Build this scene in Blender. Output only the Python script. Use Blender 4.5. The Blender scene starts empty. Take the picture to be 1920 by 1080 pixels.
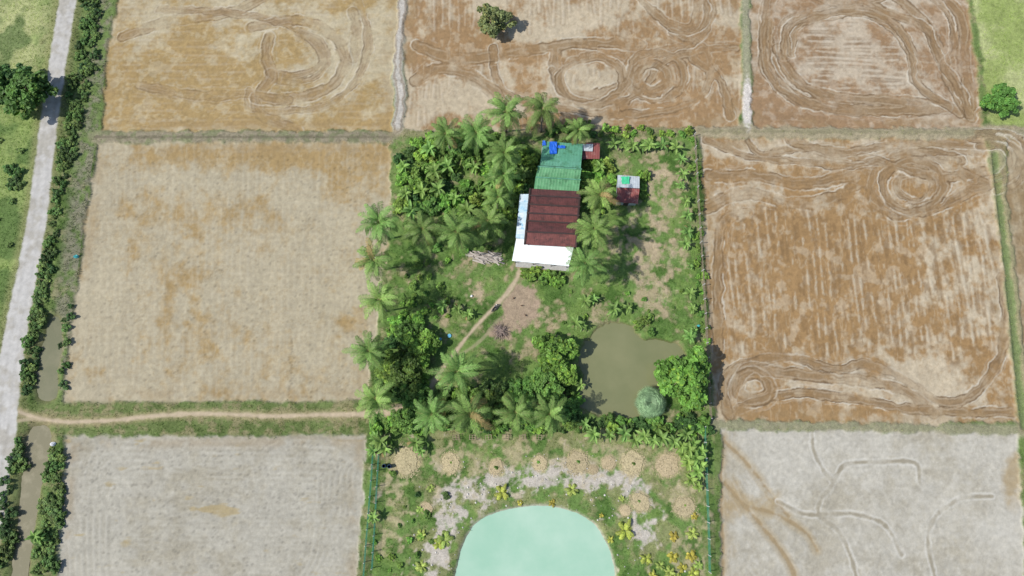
import bpy, math, random
import numpy as np
from mathutils import Vector
rng=np.random.default_rng(7); random.seed(7)
scene=bpy.context.scene
TH=math.radians(11.4); HC=120.0; FP=1280.0
cT,sT=math.cos(TH),math.sin(TH)
E=1.60
def lin(c):
    c=np.array(c,dtype=np.float64)/255.0
    return np.where(c<=0.04045,c/12.92,((c+0.055)/1.055)**2.4)
def alb(*c): return lin(c)/E
# survey coordinates (aerial plan) -> metres on a level at height z
def W(u,v,z=0.0):
    x=(u-960)/FP; y=-(v-540)/FP
    t=(HC-z)/(cT-y*sT)
    return Vector((x*t,(y*cT+sT)*t,z))
# ------------------------------------------------------------ grid
X0,X1,Y0,Y1,ST=-114.0,114.0,-34.0,94.0,0.165
nx=int((X1-X0)/ST)+1; ny=int((Y1-Y0)/ST)+1
xs=X0+ST*np.arange(nx); ys=Y0+ST*np.arange(ny)
GX,GY=np.meshgrid(xs,ys)
GX=GX.astype(np.float32); GY=GY.astype(np.float32)
zc=-(-GY*sT-HC*cT); yc=GY*cT-HC*sT
U=960+FP*GX/zc; V=540-FP*yc/zc
def vnoise(x,y,seed):
    r=np.random.default_rng(seed).random((256,256)).astype(np.float32)
    xi=np.floor(x).astype(np.int32); yi=np.floor(y).astype(np.int32)
    fx=x-xi; fy=y-yi
    fx=fx*fx*(3-2*fx); fy=fy*fy*(3-2*fy)
    a=r[yi&255,xi&255]; b=r[yi&255,(xi+1)&255]; c=r[(yi+1)&255,xi&255]; d=r[(yi+1)&255,(xi+1)&255]
    return (a+(b-a)*fx)*(1-fy)+(c+(d-c)*fx)*fy
def fbm(size,octv=4,seed=1,sx=1.0,sy=1.0,x=None,y=None):
    x=GX if x is None else x; y=GY if y is None else y
    o=0;a=1;t=0;s=1.0/size
    for i in range(octv):
        ca,sa=math.cos(.5+i*1.1),math.sin(.5+i*1.1)
        xx=x*sx*s; yy=y*sy*s
        if sx==1.0 and sy==1.0: xx,yy=xx*ca-yy*sa,xx*sa+yy*ca
        o=o+a*vnoise(xx+31.7*i+500,yy+17.3*i+500,seed*13+i); t+=a; a*=0.55; s*=2.03
    return (o/t).astype(np.float32)
def sst(a,b,x):
    t=np.clip((x-a)/(b-a),0,1); return t*t*(3-2*t)
def smooth_pts(pts,k=8,closed=False):
    P=[np.array(p,float) for p in pts]; n=len(P); out=[]
    rg=range(n if closed else n-1)
    for i in rg:
        p0=P[(i-1)%n] if closed or i>0 else P[0]; p1=P[i]; p2=P[(i+1)%n]
        p3=P[(i+2)%n] if closed or i+2<n else P[-1]
        for j in range(k):
            t=j/k
            out.append(0.5*((2*p1)+(-p0+p2)*t+(2*p0-5*p1+4*p2-p3)*t*t+(-p0+3*p1-3*p2+p3)*t**3))
    out.append(P[0] if closed else P[-1])
    return [tuple(p) for p in out]
def stamp(D,wp,m):
    for (a,b) in zip(wp[:-1],wp[1:]):
        x0=min(a[0],b[0])-m; x1=max(a[0],b[0])+m; y0=min(a[1],b[1])-m; y1=max(a[1],b[1])+m
        i0=max(0,int((x0-X0)/ST)); i1=min(nx,int((x1-X0)/ST)+2)
        j0=max(0,int((y0-Y0)/ST)); j1=min(ny,int((y1-Y0)/ST)+2)
        if i0>=i1 or j0>=j1: continue
        gx=GX[j0:j1,i0:i1]; gy=GY[j0:j1,i0:i1]
        dx=b[0]-a[0]; dy=b[1]-a[1]; L=dx*dx+dy*dy+1e-9
        t=np.clip(((gx-a[0])*dx+(gy-a[1])*dy)/L,0,1)
        d=np.hypot(gx-a[0]-t*dx,gy-a[1]-t*dy)
        D[j0:j1,i0:i1]=np.minimum(D[j0:j1,i0:i1],d)
def ldist(curves,m=4.0,k=8,closed=False,smooth=True):
    D=np.full(GX.shape,m,np.float32)
    for c in curves:
        pts=smooth_pts(c,k,closed) if (smooth and len(c)>2) else list(c)
        stamp(D,[W(*p) for p in pts],m)
    return D
def inside(pts):
    wp=[W(*p) for p in pts]; n=len(wp); r=np.zeros(GX.shape,bool)
    for i in range(n):
        a=wp[i]; b=wp[(i+1)%n]
        if a[1]==b[1]: continue
        c=((a[1]>GY)!=(b[1]>GY))&(GX<(b[0]-a[0])*(GY-a[1])/(b[1]-a[1])+a[0])
        r^=c
    return r
def psd(pts,m=4.0,smooth=False):
    if smooth: pts=smooth_pts(pts,5,True)[:-1]
    D=np.full(GX.shape,m,np.float32)
    stamp(D,[W(*p) for p in list(pts)+[pts[0]]],m)
    return np.where(inside(pts),D,-D)
def blob(u,v,ru,rv): return np.exp(-(((U-u)/ru)**2+((V-v)/rv)**2))
def mix(C,col,m):
    col=np.asarray(col,dtype=np.float32)
    return (C+(col-C)*m[...,None]).astype(np.float32)
n_big=fbm(14,4,3); n_mid=fbm(4,4,5); n_sm=fbm(1.1,4,8); n_fine=fbm(0.5,3,21); n_edge=(fbm(1.6,4,11)-0.5)*1.6
n_mid2=fbm(3,4,51)
# ------------------------------------------------------------ layout
FLD={
'F1':[(243,-160),(222,0),(205,80),(190,246),(734,246),(740,180),(735,130),(745,60),(746,0),(748,-160)],
'F2':[(765,-160),(762,0),(757,60),(757,130),(764,185),(752,244),(900,246),(1200,240),(1385,238),(1391,190),(1388,0),(1380,-160)],
'F3':[(1400,-160),(1405,0),(1410,238),(1600,241),(1838,240),(1830,130),(1812,0),(1795,-160)],
'FR':[(1805,-160),(1824,0),(1844,130),(1854,236),(2300,240),(2300,-160)],
'F4':[(183,270),(500,267),(733,268),(733,400),(715,560),(694,700),(680,752),(115,755),(140,560),(160,430)],
'F5':[(1314,260),(1700,262),(1842,260),(1854,300),(1880,520),(1908,790),(1700,795),(1342,787),(1330,640),(1322,500)],
'F8':[(1890,262),(1990,258),(2300,262),(2300,800),(1935,800),(1910,560),(1888,360)],
'F6':[(125,818),(500,816),(687,815),(672,1080),(665,1250),(92,1250),(106,1080)],
'F7':[(1352,806),(1600,808),(1905,816),(1922,1080),(1930,1250),(1348,1250),(1350,1080)],
}
SD={k:psd(p,4.0) for k,p in FLD.items()}
wob=n_edge*0.9
FM={k:sst(-0.35,0.35,SD[k]+wob) for k in FLD}
# ------------------------------------------------------------ base ground colour
green1=alb(118,138,80); green2=alb(90,114,58); drygr=alb(160,152,116)
C=np.zeros(GX.shape+(3,),np.float32)
C[:]=green1
C=mix(C,green2,sst(.42,.62,n_mid)); C=mix(C,drygr,0.75*sst(.5,.68,n_sm*0.5+n_mid2*0.5))
G=np.ones(GX.shape,np.float32)*0.8
HGT=np.full(GX.shape,0.28,np.float32)+0.10*(n_mid-.5)+0.10*(n_sm-.5)
LR=inside([(-300,-160),(140,-160),(118,0),(85,190),(60,380),(30,540),(-5,700),(-25,1000),(-40,1250),(-300,1250)])
LRf=LR.astype(np.float32)
C=mix(C,alb(152,170,100),LRf*0.9*sst(.2,.5,fbm(5,4,44,1,.4)))
C=mix(C,alb(190,192,136),LRf*sst(.3,.6,n_mid*.5+.4*blob(30,60,90,110))*blob(30,60,110,150)); C=mix(C,alb(84,114,60),LRf*0.7*sst(.5,.62,fbm(6,3,45)))
VG=inside([(150,-160),(150,0),(112,200),(60,560),(40,760),(115,760),(140,560),(182,260),(205,80),(235,-160)])
C=mix(C,alb(146,142,120),VG*sst(.35,.55,n_mid*0.5+n_sm*.5)*0.9*sst(0,25,U-(150-(V)*0.135)-22)); G*=1-.4*VG
b12=ldist([[(756,-160),(754,0),(750,60),(746,130),(752,185),(745,244)]],3)
C=mix(C,alb(212,204,194),sst(1.5,.5,b12+n_edge*.7)*.9); C=mix(C,alb(150,135,115),.7*sst(.35,.1,np.abs(b12+n_edge*.8-.5))); G*=sst(.4,1.8,b12)
bh1=ldist([[(180,258),(735,258)]],3); C=mix(C,alb(158,148,124),sst(1.8,.8,bh1)*(.6+.4*sst(.4,.55,n_sm))); C=mix(C,alb(120,112,92),.7*sst(.35,.1,np.abs(bh1+n_edge*.5))); G*=np.where(bh1<1.5,.15,1)
bh2=ldist([[(1308,248),(1400,248),(1840,250),(2300,250)]],3); C=mix(C,alb(180,166,138),sst(2.2,.9,bh2+n_edge*.6)*.9); C=mix(C,alb(136,132,100),.55*sst(.6,.2,bh2+n_edge*.8)); G*=np.where(bh2<2.2,.15,1); HGT+=.25*sst(1.1,.2,bh2)
bh2b=ldist([[(735,250),(1308,243)]],2.4); C=mix(C,alb(166,152,122),sst(1.4,.3,bh2b)*.6)
b23=ldist([[(1390,-160),(1397,0),(1400,236)]],3); C=mix(C,alb(172,168,140),sst(1.3,.3,b23)*.9); C=mix(C,alb(224,216,206),sst(.22,.55,blob(1401,195,10,46)+.35*(n_fine-.5))); G*=np.where(b23<1.5,.2,1)
bh3=ldist([[(1335,795),(1600,800),(1910,808),(2300,812)]],3); C=mix(C,alb(164,158,130),sst(1.6,.5,bh3)*.8); G*=np.where(bh3<1.5,.3,1)
bv=ldist([[(1866,262),(1878,400),(1900,600),(1922,800)]],3); C=mix(C,alb(172,160,126),sst(2.2,.8,bv+n_edge*.4)*.8); G*=np.where(bv<2.2,.15,1)
bv2=ldist([[(1864,290),(1876,400),(1898,600),(1918,800)]],2); C=mix(C,alb(118,136,86),.85*sst(.95,.35,bv2+n_edge*.5)); G=np.maximum(G,.6*(bv2<.8)); HGT-=.3*sst(.9,.2,bv2)
# field surface colouring
def fieldpaint(key,dry,wet,blobs,base,sx=1,sy=1,seed=70,hard=.24,streak=.3,mot=.12,big=1.15):
    global C,HGT,G
    m=FM[key]
    st=fbm(1.6,4,seed+1,sx,sy)
    w=base+big*(fbm(9,5,seed)-.5)+streak*1.7*(st-.5)+.6*(n_sm-.5)+.5*(n_mid2-.5)
    for (u,v,ru,rv,a) in blobs: w=w+a*blob(u,v,ru,rv)
    w=sst(.5-hard,.5+hard,w)
    c=mix(np.broadcast_to(np.asarray(dry,np.float32),C.shape),wet,w)
    f1=fbm(2.6,4,seed+5,sx,sy); f2=fbm(1.0,3,seed+6)
    c=mix(c,np.asarray(dry)*1.12,.3*np.exp(-((f1-.5)/.018)**2)); c=mix(c,np.asarray(wet)*.82,.28*np.exp(-((f2-.52)/.03)**2)*sst(.4,.6,n_mid))
    c=mix(c,np.asarray(dry)*np.array([1.1,1.12,1.16]),mot*3*sst(.56,.68,fbm(1.8,4,seed+9)))
    c=c*(1+.20*(fbm(2.2,5,seed+3,sx,sy)-.5)+.24*(n_fine-.5))[...,None]
    C=C*(1-m[...,None])+c*m[...,None]
    G=G*(1-m); HGT=HGT*(1-m)+(0.05*(n_mid-.5)+.04*(n_fine-.5)+.04*(n_sm-.5)-.03*(w-.5))*m
fieldpaint('F1',alb(198,184,152),alb(178,152,104),[(430,140,170,90,.28),(300,210,120,60,.2),(660,120,90,80,-.35),(280,20,120,40,-.25),(600,110,60,50,-.1),(500,235,260,14,.3),(700,200,40,50,.1)],.52,.45,1,71,.25)
fieldpaint('F2',alb(202,186,158),alb(168,137,99),[(1050,105,280,22,.35),(850,90,80,40,.2),(1290,190,120,50,.28),(1130,150,60,50,-.2),(820,190,60,50,-.2),(1130,20,200,40,-.2),(1000,230,260,14,.25),(1340,60,50,60,.2)],.48,1,.4,73,.2)
fieldpaint('F3',alb(200,184,160),alb(164,134,101),[(1800,120,40,120,.4),(1590,110,110,60,-.15),(1480,200,90,30,.25),(1600,225,230,18,.2),(1450,100,20,100,.15)],.5,.45,1,75,.22)
fieldpaint('F4',alb(190,178,150),alb(175,149,103),[(460,294,300,24,.6),(350,400,170,40,.30),(310,510,24,90,.3),(360,520,20,80,.22),(250,480,20,80,.15),(560,560,170,120,-.2),(200,640,110,110,-.15),(665,605,40,30,.45),(470,725,120,40,.2),(640,320,110,60,.2),(600,450,110,80,-.1),(205,400,30,120,-.15)],.30,1,.35,77,.28,.3,.10,.75)
fieldpaint('F5',alb(206,190,162),alb(170,137,94),[(1400,480,80,150,.25),(1560,520,170,110,.2),(1600,600,200,80,.18),(1480,282,180,22,-.35),(1700,300,120,30,-.05),(1560,345,120,20,.2),(1860,690,40,60,.4),(1800,730,100,50,-.3),(1720,520,80,160,-.02),(1450,740,120,30,-.05),(1345,650,30,60,.3),(1840,420,40,120,-.1),(1700,770,200,12,.25)],.53,1,.3,79,.2)
fieldpaint('F8',alb(186,170,140),alb(156,134,100),[],.5,1,.2,81)
fieldpaint('F6',alb(190,184,168),alb(176,168,148),[(180,1000,70,120,-.2)],.42,.5,1,83,.3,.3,.07)
fieldpaint('F7',alb(201,195,180),alb(184,176,157),[(1365,900,20,140,.4),(1440,990,90,60,.3),(1400,860,60,50,.2)],.42,1,1,85,.3,.3,.07)
C=mix(C,alb(178,156,116),FM['F7']*sst(.32,.7,blob(1905,900,26,60)+blob(1430,950,60,40)*.6+blob(1370,960,22,120)*.5+(n_mid-.5)*.9)*.8)
C=mix(C,alb(182,162,116),FM['F6']*sst(.35,.6,blob(390,955,44,9)*.9+(fbm(1.2,4,91,.3,1)-.5)*1.7)*.75)
mR=FM['FR']; c=mix(np.broadcast_to(np.asarray(alb(184,190,132),np.float32),C.shape),alb(160,174,104),sst(.4,.62,fbm(5,5,88)))
c=c*(1+.3*(n_sm-.5))[...,None]; C=C*(1-mR[...,None])+c*mR[...,None]; G=G*(1-mR)+.5*mR
# ------------------------------------------------------------ tractor tracks
def ell(u,v,a,b,n=14): return [(u+a*math.cos(t*2*math.pi/n)*random.uniform(.95,1.05),v+b*math.sin(t*2*math.pi/n)*random.uniform(.93,1.07)) for t in range(n+1)]
def loopfam(pts,n,d):
    cu=sum(p[0] for p in pts)/len(pts); cv=sum(p[1] for p in pts)/len(pts); return [[(cu+(p[0]-cu)*(1-d*k)+random.uniform(-2,2),cv+(p[1]-cv)*(1-d*k)+random.uniform(-2,2)) for p in pts] for k in range(n)]
def jit(c,a=7):
    du,dv=random.uniform(-a,a),random.uniform(-a,a); return [(p[0]+du+random.uniform(-3,3),p[1]+dv+random.uniform(-3,3)) for p in c]
T1=[[(300,18),(450,26),(560,56),(606,110),(565,140),(505,138)],[(470,52),(560,38),(622,66),(648,115),(615,165),(540,186),(480,182)],
 [(478,185),(490,215),(560,246)],[(640,-60),(690,60),(668,150),(600,200),(480,205),(470,170)],[(505,70),(500,110),(510,140),(490,170)],[(660,20),(668,60),(664,110)],[(520,150),(580,150),(612,120),(600,80),(560,62)],[(230,70),(320,40),(440,20),(520,-20)],[(260,160),(380,180),(470,176),(540,190)]]
T2=[ell(1228,142,56,46),ell(1222,145,30,26),ell(1110,150,60,44),
 [(925,90),(928,140),(960,182),(1060,205),(1180,215),(1290,195),(1330,150),(1320,90),(1260,60)],
 [(1040,90),(1046,150),(1090,180),(1170,160),(1200,110),(1290,84),(1330,30),(1320,-60)],
 [(1180,-60),(1220,20),(1300,50),(1310,-60)],[(1035,130),(1060,175),(1130,196),(1200,175),(1240,120),(1310,95),(1378,90)],[(780,85),(860,110),(960,100),(1080,82),(1200,84)],[(1225,20),(1262,52),(1310,52),(1320,10),(1306,-50)],[(1300,110),(1350,150),(1370,220)],[(780,150),(830,130),(900,150),(950,200),(960,236)]]
T3=loopfam([(1446,-60),(1428,60),(1434,130),(1480,180),(1560,208),(1700,214),(1790,205)],2,.07)+loopfam([(1470,100),(1480,50),(1530,30),(1620,22),(1680,50),(1716,110),(1726,165),(1800,212)],2,.09)+[
 [(1458,90),(1492,150),(1560,180),(1680,190),(1760,200)],[(1560,-30),(1650,18),(1732,50),(1760,110),(1800,170),(1822,220)],
 [(1680,-60),(1772,20),(1790,90),(1770,130),(1812,190)],[(1715,-60),(1800,30),(1806,110),(1822,200)],[(1470,-40),(1560,4),(1650,-6),(1720,-40)],[(1445,40),(1450,110),(1500,168),(1600,200),(1740,206)],[(1640,-40),(1720,30),(1756,80),(1780,150),(1816,214)]]
T5=[[(1325,262),(1400,292),(1480,302),(1600,308),(1700,286),(1838,288)],[(1325,388),(1400,362),(1480,380),(1560,372),(1620,340),(1680,318),(1760,310),(1850,345)],
 ell(1712,348,58,44),ell(1716,350,34,26),[(1850,345),(1780,378),(1700,402),(1650,388),(1632,350),(1660,306),(1720,288),(1800,300)],
 [(1400,398),(1366,404),(1350,440),(1346,520),(1346,660)],
 [(1368,780),(1355,715),(1392,682),(1480,672),(1570,692),(1620,682),(1690,708),(1760,752),(1820,742),(1866,690),(1886,620),(1878,520)],
 ell(1412,726,30,24),[(1368,752),(1400,690),(1470,700),(1600,712),(1690,730),(1750,775)],
 [(1385,765),(1480,738),(1600,748),(1700,766),(1830,774),(1896,772)],[(1330,330),(1420,330),(1500,345),(1590,330),(1690,300)],[(1480,262),(1560,290),(1640,300),(1760,330),(1846,322)],
 [(1400,264),(1430,290),(1500,278),(1600,285),(1700,270),(1840,274)]]
OUT=[[(1820,262),(1870,260),(1902,275),(1912,300),(1900,330),(1860,348),(1820,352)],[(1835,275),(1876,275),(1892,298),(1880,325),(1840,338)],[(1830,250),(1885,250),(1922,272),(1926,310),(1906,345),(1866,360)]]
inF=np.clip(sum(FM[k] for k in ('F1','F2','F3','F5','F8')),0,1)
Dall=np.full(GX.shape,3.0,np.float32); tr=random.Random(11)
N_a=fbm(2.8,4,300); N_b=fbm(1.9,4,330); N_c=fbm(7,2,390); N_d=fbm(2.4,2,420)
def rl2(a): return np.roll(a,(tr.randrange(ny),tr.randrange(nx)),(0,1))
def tracks(curves,mask,s=1.0,wd=1.0,relief=1.0):
    global C,HGT,Dall
    D=ldist(curves,3.2); Dall=np.minimum(Dall,D)
    b1=sst(.40,.58,rl2(N_a)); b2=sst(.42,.58,rl2(N_b)); b3=sst(.42,.56,rl2(N_a)); fade=.4+.6*sst(.38,.56,rl2(N_c))
    wv=(D+.6*(n_sm-.5)+.8*(rl2(N_d)-.5))/wd
    mk=mask*fade
    band=sst(1.25,.7,wv)*mk
    C=mix(C,alb(156,129,94),min(1,.75*s)*band*(.5+.5*b3))
    lw=.13/wd
    C=mix(C,alb(220,210,190),min(1,.8*s)*np.exp(-((wv-1.2)/lw)**2)*mk*b1)
    C=mix(C,alb(118,95,68),min(1,.85*s)*np.exp(-((wv-.95)/lw)**2)*mk*b2)
    C=mix(C,alb(126,103,76),min(1,.4*s)*np.exp(-((wv-.30)/lw)**2)*mk*b1)
    C=mix(C,alb(208,194,170),min(1,.35*s)*np.exp(-((wv-.58)/lw)**2)*mk*b3)
    C=mix(C,alb(212,199,178),min(1,.3*s)*np.exp(-((wv-1.85)/lw)**2)*mk*b2)
    HGT+=relief*(-.03*sst(1,.6,wv)+.05*np.exp(-((wv-1.15)/.15)**2)*b1)*mk
for tl,s in ((T1,.75),(T2,1.0),(T3,1.05),(T5,1.15)):
    tracks([jit(c,9) for c in tl[::2]],inF,s*.35,.6,.3)
    for g_,wd in ((0,.75),(1,1.1),(2,.9)):
        tracks(tl[g_::3],inF,s,wd)
tracks(OUT,np.ones_like(GX)*sst(1780,1830,U),1,.6)
def plines(lst,mask,strength,w=.3,col=(212,198,176),dark=(150,112,74),seed=1,bk=2.6):
    global C,HGT
    D=ldist(lst,1.5,smooth=False); b=sst(.40,.58,fbm(bk,4,120+seed))*sst(.0,1.2,Dall-.9)
    a=np.exp(-((D+.5*(n_fine-.5)+.3*(n_sm-.5))/w)**2)*mask*b
    C=mix(C,alb(*col),strength*a); C=mix(C,alb(*dark),.6*strength*np.exp(-((D-.45)/.18)**2)*mask*b)
    HGT+=.04*a*min(1,strength*2)
def wl(p,q,n=10,j=2.0):
    r=[]; ph=random.random()*6; vert=abs(q[1]-p[1])>abs(q[0]-p[0])
    for i in range(n+1):
        t=i/n; o=j*math.sin(ph+t*5)+random.uniform(-.8,.8)
        r.append((p[0]+(q[0]-p[0])*t+(o if vert else 0),p[1]+(q[1]-p[1])*t+(0 if vert else o)))
    return r
L5=[]
x=1362
while x<1850:
    dx=(x-960)*.045
    L5.append(wl((x,392+random.uniform(-12,30)),(x+dx,660+random.uniform(-40,20)))); x+=random.uniform(12,26)
plines(L5,FM['F5'],.6,.16,(212,200,176),(136,107,74),seed=2,bk=2.0)
D=ldist(L5,1.2,smooth=False); C=mix(C,alb(134,106,72),.5*sst(.75,.3,np.abs(D-.8)+.2)*sst(.50,.6,fbm(1.3,3,133,1,.7))*FM['F5'])
L3=[wl((1478+random.uniform(-10,25),y),(1700+random.uniform(-25,15),y+4)) for y in range(42,172,11)]+[wl((1560+random.uniform(-20,20),y),(1700,y+3)) for y in range(-60,20,12)]
plines(L3,FM['F3'],.65,.17,dark=(126,102,76),seed=3)
L2=[wl((x,-100),(x+4,random.uniform(20,75))) for x in range(780,1380,15)]+[wl((x,110),(x+2,190)) for x in range(1064,1160,12)]+[wl((x,120),(x+4,235)) for x in range(1300,1385,14)]+[wl((x,120),(x-2,235)) for x in range(770,930,15)]
plines(L2,FM['F2'],.45,.17,dark=(134,109,80),seed=4)
L1=[wl((215,y),(730,y-2),22) for y in range(-90,245,15)]
plines(L1,FM['F1'],.2,.2,seed=5)
plines([wl((x,275),(x-12,748),20,1.5) for x in range(170,735,13)],FM['F4'],.16,.2,(208,198,174),(158,136,102),seed=6)
plines([wl((170,y),(720,y),20,1.5) for y in range(285,750,19)],FM['F4'],.12,.2,(208,198,174),(158,136,102),seed=7)
L6=[]
for k in range(7):
    o=k*11
    L6.append(smooth_pts([(140+o,1200),(150+o,832+o),(400,828+o),(655-o,832+o),(662-o,900),(650-o,1040),(600-o,1120)],8))
plines(L6,FM['F6'],.32,.16,(206,200,184),(154,146,126),seed=8)
plines([wl((140,y),(640,y),20,1) for y in range(850,1200,9)],FM['F6'],.2,.16,(206,200,184),(158,150,130),seed=9)
plines([wl((1380,y),(1900,y+4),20,1) for y in range(830,1200,21)],FM['F7'],.1,.3,(214,208,194),(176,166,144),seed=10)
plines([wl((1352,y),(1420,y+120),20,2) for y in range(800,1000,34)]+[wl((1350+k*7,810),(1354+k*6,1100),20,2) for k in range(4)],FM['F7'],.3,.16,(214,208,194),(158,142,112),seed=11)
B7=[[(1356,826),(1400,868),(1442,922),(1478,968)],[(1358,905),(1398,950),(1440,1000),(1482,1060),(1495,1110)],[(1398,950),(1450,962),(1510,998),(1532,1032)],[(1357,820),(1352,900),(1356,1080)]]
d=ldist(B7,2.0)+.6*(n_sm-.5)+.3*(n_mid-.5); C=mix(C,alb(154,130,94),.85*sst(.42,.1,d)*FM['F7']); C=mix(C,alb(182,162,126),.5*sst(1.3,.4,d)*FM['F7']); HGT-=.04*sst(.6,.1,d)*FM['F7']
W7=[[(1522,800),(1526,845),(1545,885),(1562,906),(1540,935),(1536,965),(1575,1000),(1600,1060),(1612,1120)],[(1562,906),(1585,872),(1650,866),(1716,868),(1724,905)],[(1536,965),(1600,964),(1660,985),(1690,1040)],[(1536,965),(1500,962),(1460,940)],[(1760,1110),(1740,1000),(1790,940),(1860,930)]]
b1=sst(.34,.52,fbm(3,3,470))
d=ldist(W7,2.0)+.5*(n_sm-.5); C=mix(C,alb(160,150,128),.8*sst(.36,.1,d)*FM['F7']*(.3+.7*b1)); C=mix(C,alb(222,217,204),.7*np.exp(-((d-.5)/.15)**2)*FM['F7']*(.3+.7*b1))
C=mix(C,alb(216,211,198),FM['F7']*.5*sst(.5,.72,n_big*.5+n_sm*.4+.25*blob(1750,980,200,80)))
fr=np.random.default_rng(5)
fp=[(545+3*math.sin(y*.1)+fr.normal()*2,y) for y in range(640,750,5)]+[(fr.uniform(150,660),fr.uniform(830,1075)) for _ in range(320)]+[(fr.uniform(150,700),fr.uniform(290,745)) for _ in range(320)]
D=np.full(GX.shape,1.0,np.float32)
for (a,b) in fp:
    p=W(a,b); stamp(D,[p,p+Vector((.15,.1,0))],.6)
C=C*(1-.2*sst(.28,.08,D)[...,None])
for k in ('F1','F2','F3','F4','F5','F6'):
    C=mix(C,alb(166,142,104),.35*FM[k]*np.exp(-((SD[k]-1.2)/.9)**2)*sst(.42,.6,n_mid))
# ------------------------------------------------------------ road / path / canal
roadL=[(158,-160),(130,0),(114,100),(99,200),(86,300),(74,400),(57,500),(37,600),(21,700),(14,760),(8,820),(-6,900),(-22,1000),(-36,1100),(-50,1250)]
Dr=ldist([roadL],8,10); rw=1.62+.012*np.clip(V-300,0,800)/10
roadm=sst(.25,-.2,Dr-rw+.5*(n_sm-.5))
C=mix(C,alb(146,146,100),.75*sst(2.2,.2,Dr-rw)); 
HGT=np.where(Dr<rw+1.5,HGT*(1-sst(1.5,.2,Dr-rw))+.42*sst(1.5,.2,Dr-rw),HGT)
rc=mix(np.broadcast_to(np.asarray(alb(211,207,200),np.float32),C.shape),alb(192,186,174),sst(.4,.65,n_mid*.5+n_sm*.5))
rc=rc*(1-.08*np.exp(-((Dr-.75)/.3)**2)+.12*(n_fine-.5))[...,None]
C=C*(1-roadm[...,None])+rc*roadm[...,None]; G*=(1-roadm)
bh4=ldist([[(45,785),(690,785)]],3.5); em=sst(3.3,2.2,bh4); C=mix(C,alb(120,130,80),.55*em*(1-roadm)); C=mix(C,alb(158,148,112),.7*em*sst(.46,.6,n_sm*.6+n_mid2*.4)*(1-roadm))
pathL=[(30,768),(60,780),(110,790),(200,789),(300,779),(400,776),(500,780),(600,778),(680,776),(740,770),(790,745),(818,710),(848,668),(876,632),(912,592),(946,556),(966,528),(974,510),(980,494)]
Dp=ldist([pathL],4,10)
wp=.28+.25*sst(640,760,U)*sst(860,740,U)*2+.12*sst(900,940,U); pathm=sst(.3,-.2,Dp-wp+.5*(n_sm-.5))
Dp2=ldist([[(32,790),(60,786),(110,790)],[(860,668),(900,640),(935,600)]],3)
pathm=np.maximum(pathm,.6*sst(.45,.15,Dp2+.4*(n_sm-.5)))
C=mix(C,alb(178,162,124),.5*sst(1.0,.2,Dp-wp+.5*(n_sm-.5))*(1-roadm)); C=mix(C,alb(206,187,158),pathm*(1-roadm)); G*=(1-sst(.5,.1,Dp-wp))
pondA=[(1104,640),(1118,622),(1136,611),(1158,608),(1178,611),(1190,626),(1206,637),(1228,637),(1250,641),(1272,652),(1282,666),(1276,684),(1258,702),(1250,722),(1232,744),(1218,768),(1198,784),(1172,782),(1150,776),(1122,776),(1098,766),(1084,748),(1090,724),(1096,704),(1088,684),(1090,660)]
pondB=[(854,1100),(862,1050),(872,1018),(888,990),(914,970),(950,958),(995,951),(1040,953),(1075,962),(1104,977),(1126,1002),(1142,1035),(1152,1080),(1152,1120),(1130,1190),(1080,1230),(930,1230),(876,1180)]
can1=[(92,600),(112,596),(116,640),(108,690),(104,745),(72,748),(68,690),(80,645)]
can2=[(55,806),(92,804),(92,850),(78,910),(68,970),(56,1040),(50,1110),(40,1250),(8,1250),(18,1110),(24,1040),(34,960),(42,880)]
sA=psd(pondA,4,True)+1.3*(n_sm-.5); sB=psd(pondB,4,True)+.35*(n_sm-.5); s1=psd(can1,4,True)+.8*(n_sm-.5); s2=psd(can2,4,True)+.8*(n_sm-.5)
for s,dp in ((sA,1.6),(sB,1.8),(s1,1.2),(s2,1.2)):
    k=sst(-1.2,2.2,s)
    HGT=HGT*(1-k)+(-dp)*k
C=mix(C,alb(134,122,86),.7*sst(-.9,.2,sA)); C=mix(C,alb(214,208,190),.8*sst(-1.0,-.3,sB)*(.6+.4*b1)); C=mix(C,alb(138,126,94),.6*sst(-1.0,.2,np.maximum(s1,s2)))
G*=sst(-.2,-.9,np.maximum(np.maximum(sA,sB),np.maximum(s1,s2)))
# ------------------------------------------------------------ yard
YU=sst(-.3,.3,psd([(738,262),(1306,256),(1328,790),(692,790),(722,560),(736,400)],3))
YL=sst(-.3,.3,psd([(692,800),(1338,796),(1340,1250),(670,1250)],3))
gy=mix(np.broadcast_to(np.asarray(alb(114,144,76),np.float32),C.shape),alb(82,114,52),sst(.4,.62,n_mid*.6+n_sm*.4))
gy=mix(gy,alb(150,150,106),.75*sst(.48,.62,n_mid2*.5+n_sm*.5)); gy=mix(gy,alb(132,158,84),.6*sst(.52,.66,fbm(2.2,4,145)))
keep=(1-pathm)*sst(-.1,-.7,np.maximum(sA,sB))
C=C*(1-(YU*keep*.9)[...,None])+gy*(YU*keep*.9)[...,None]
s=.32*blob(1235,330,45,50)+.42*blob(1225,430,50,70)+.50*blob(1215,520,55,50)+.3*blob(1180,440,30,40)+.35*blob(1225,570,40,30)+.25*blob(1160,560,40,30)+.4*blob(895,548,18,30)+.6*blob(905,485,50,16)+.4*blob(1010,500,60,6)+.3*blob(1235,260,60,16)+.3*blob(1030,600,40,40)
sm=sst(.28,.78,s+2.0*(n_sm-.5)+1.2*(n_mid2-.5))*YU*keep; C=mix(C,alb(190,172,140),.8*sm); G*=1-.7*sm
C=mix(C,alb(206,184,156),.5*YU*keep*sst(.45,.8,s+2.0*(fbm(1.6,4,148)-.5)))
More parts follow.
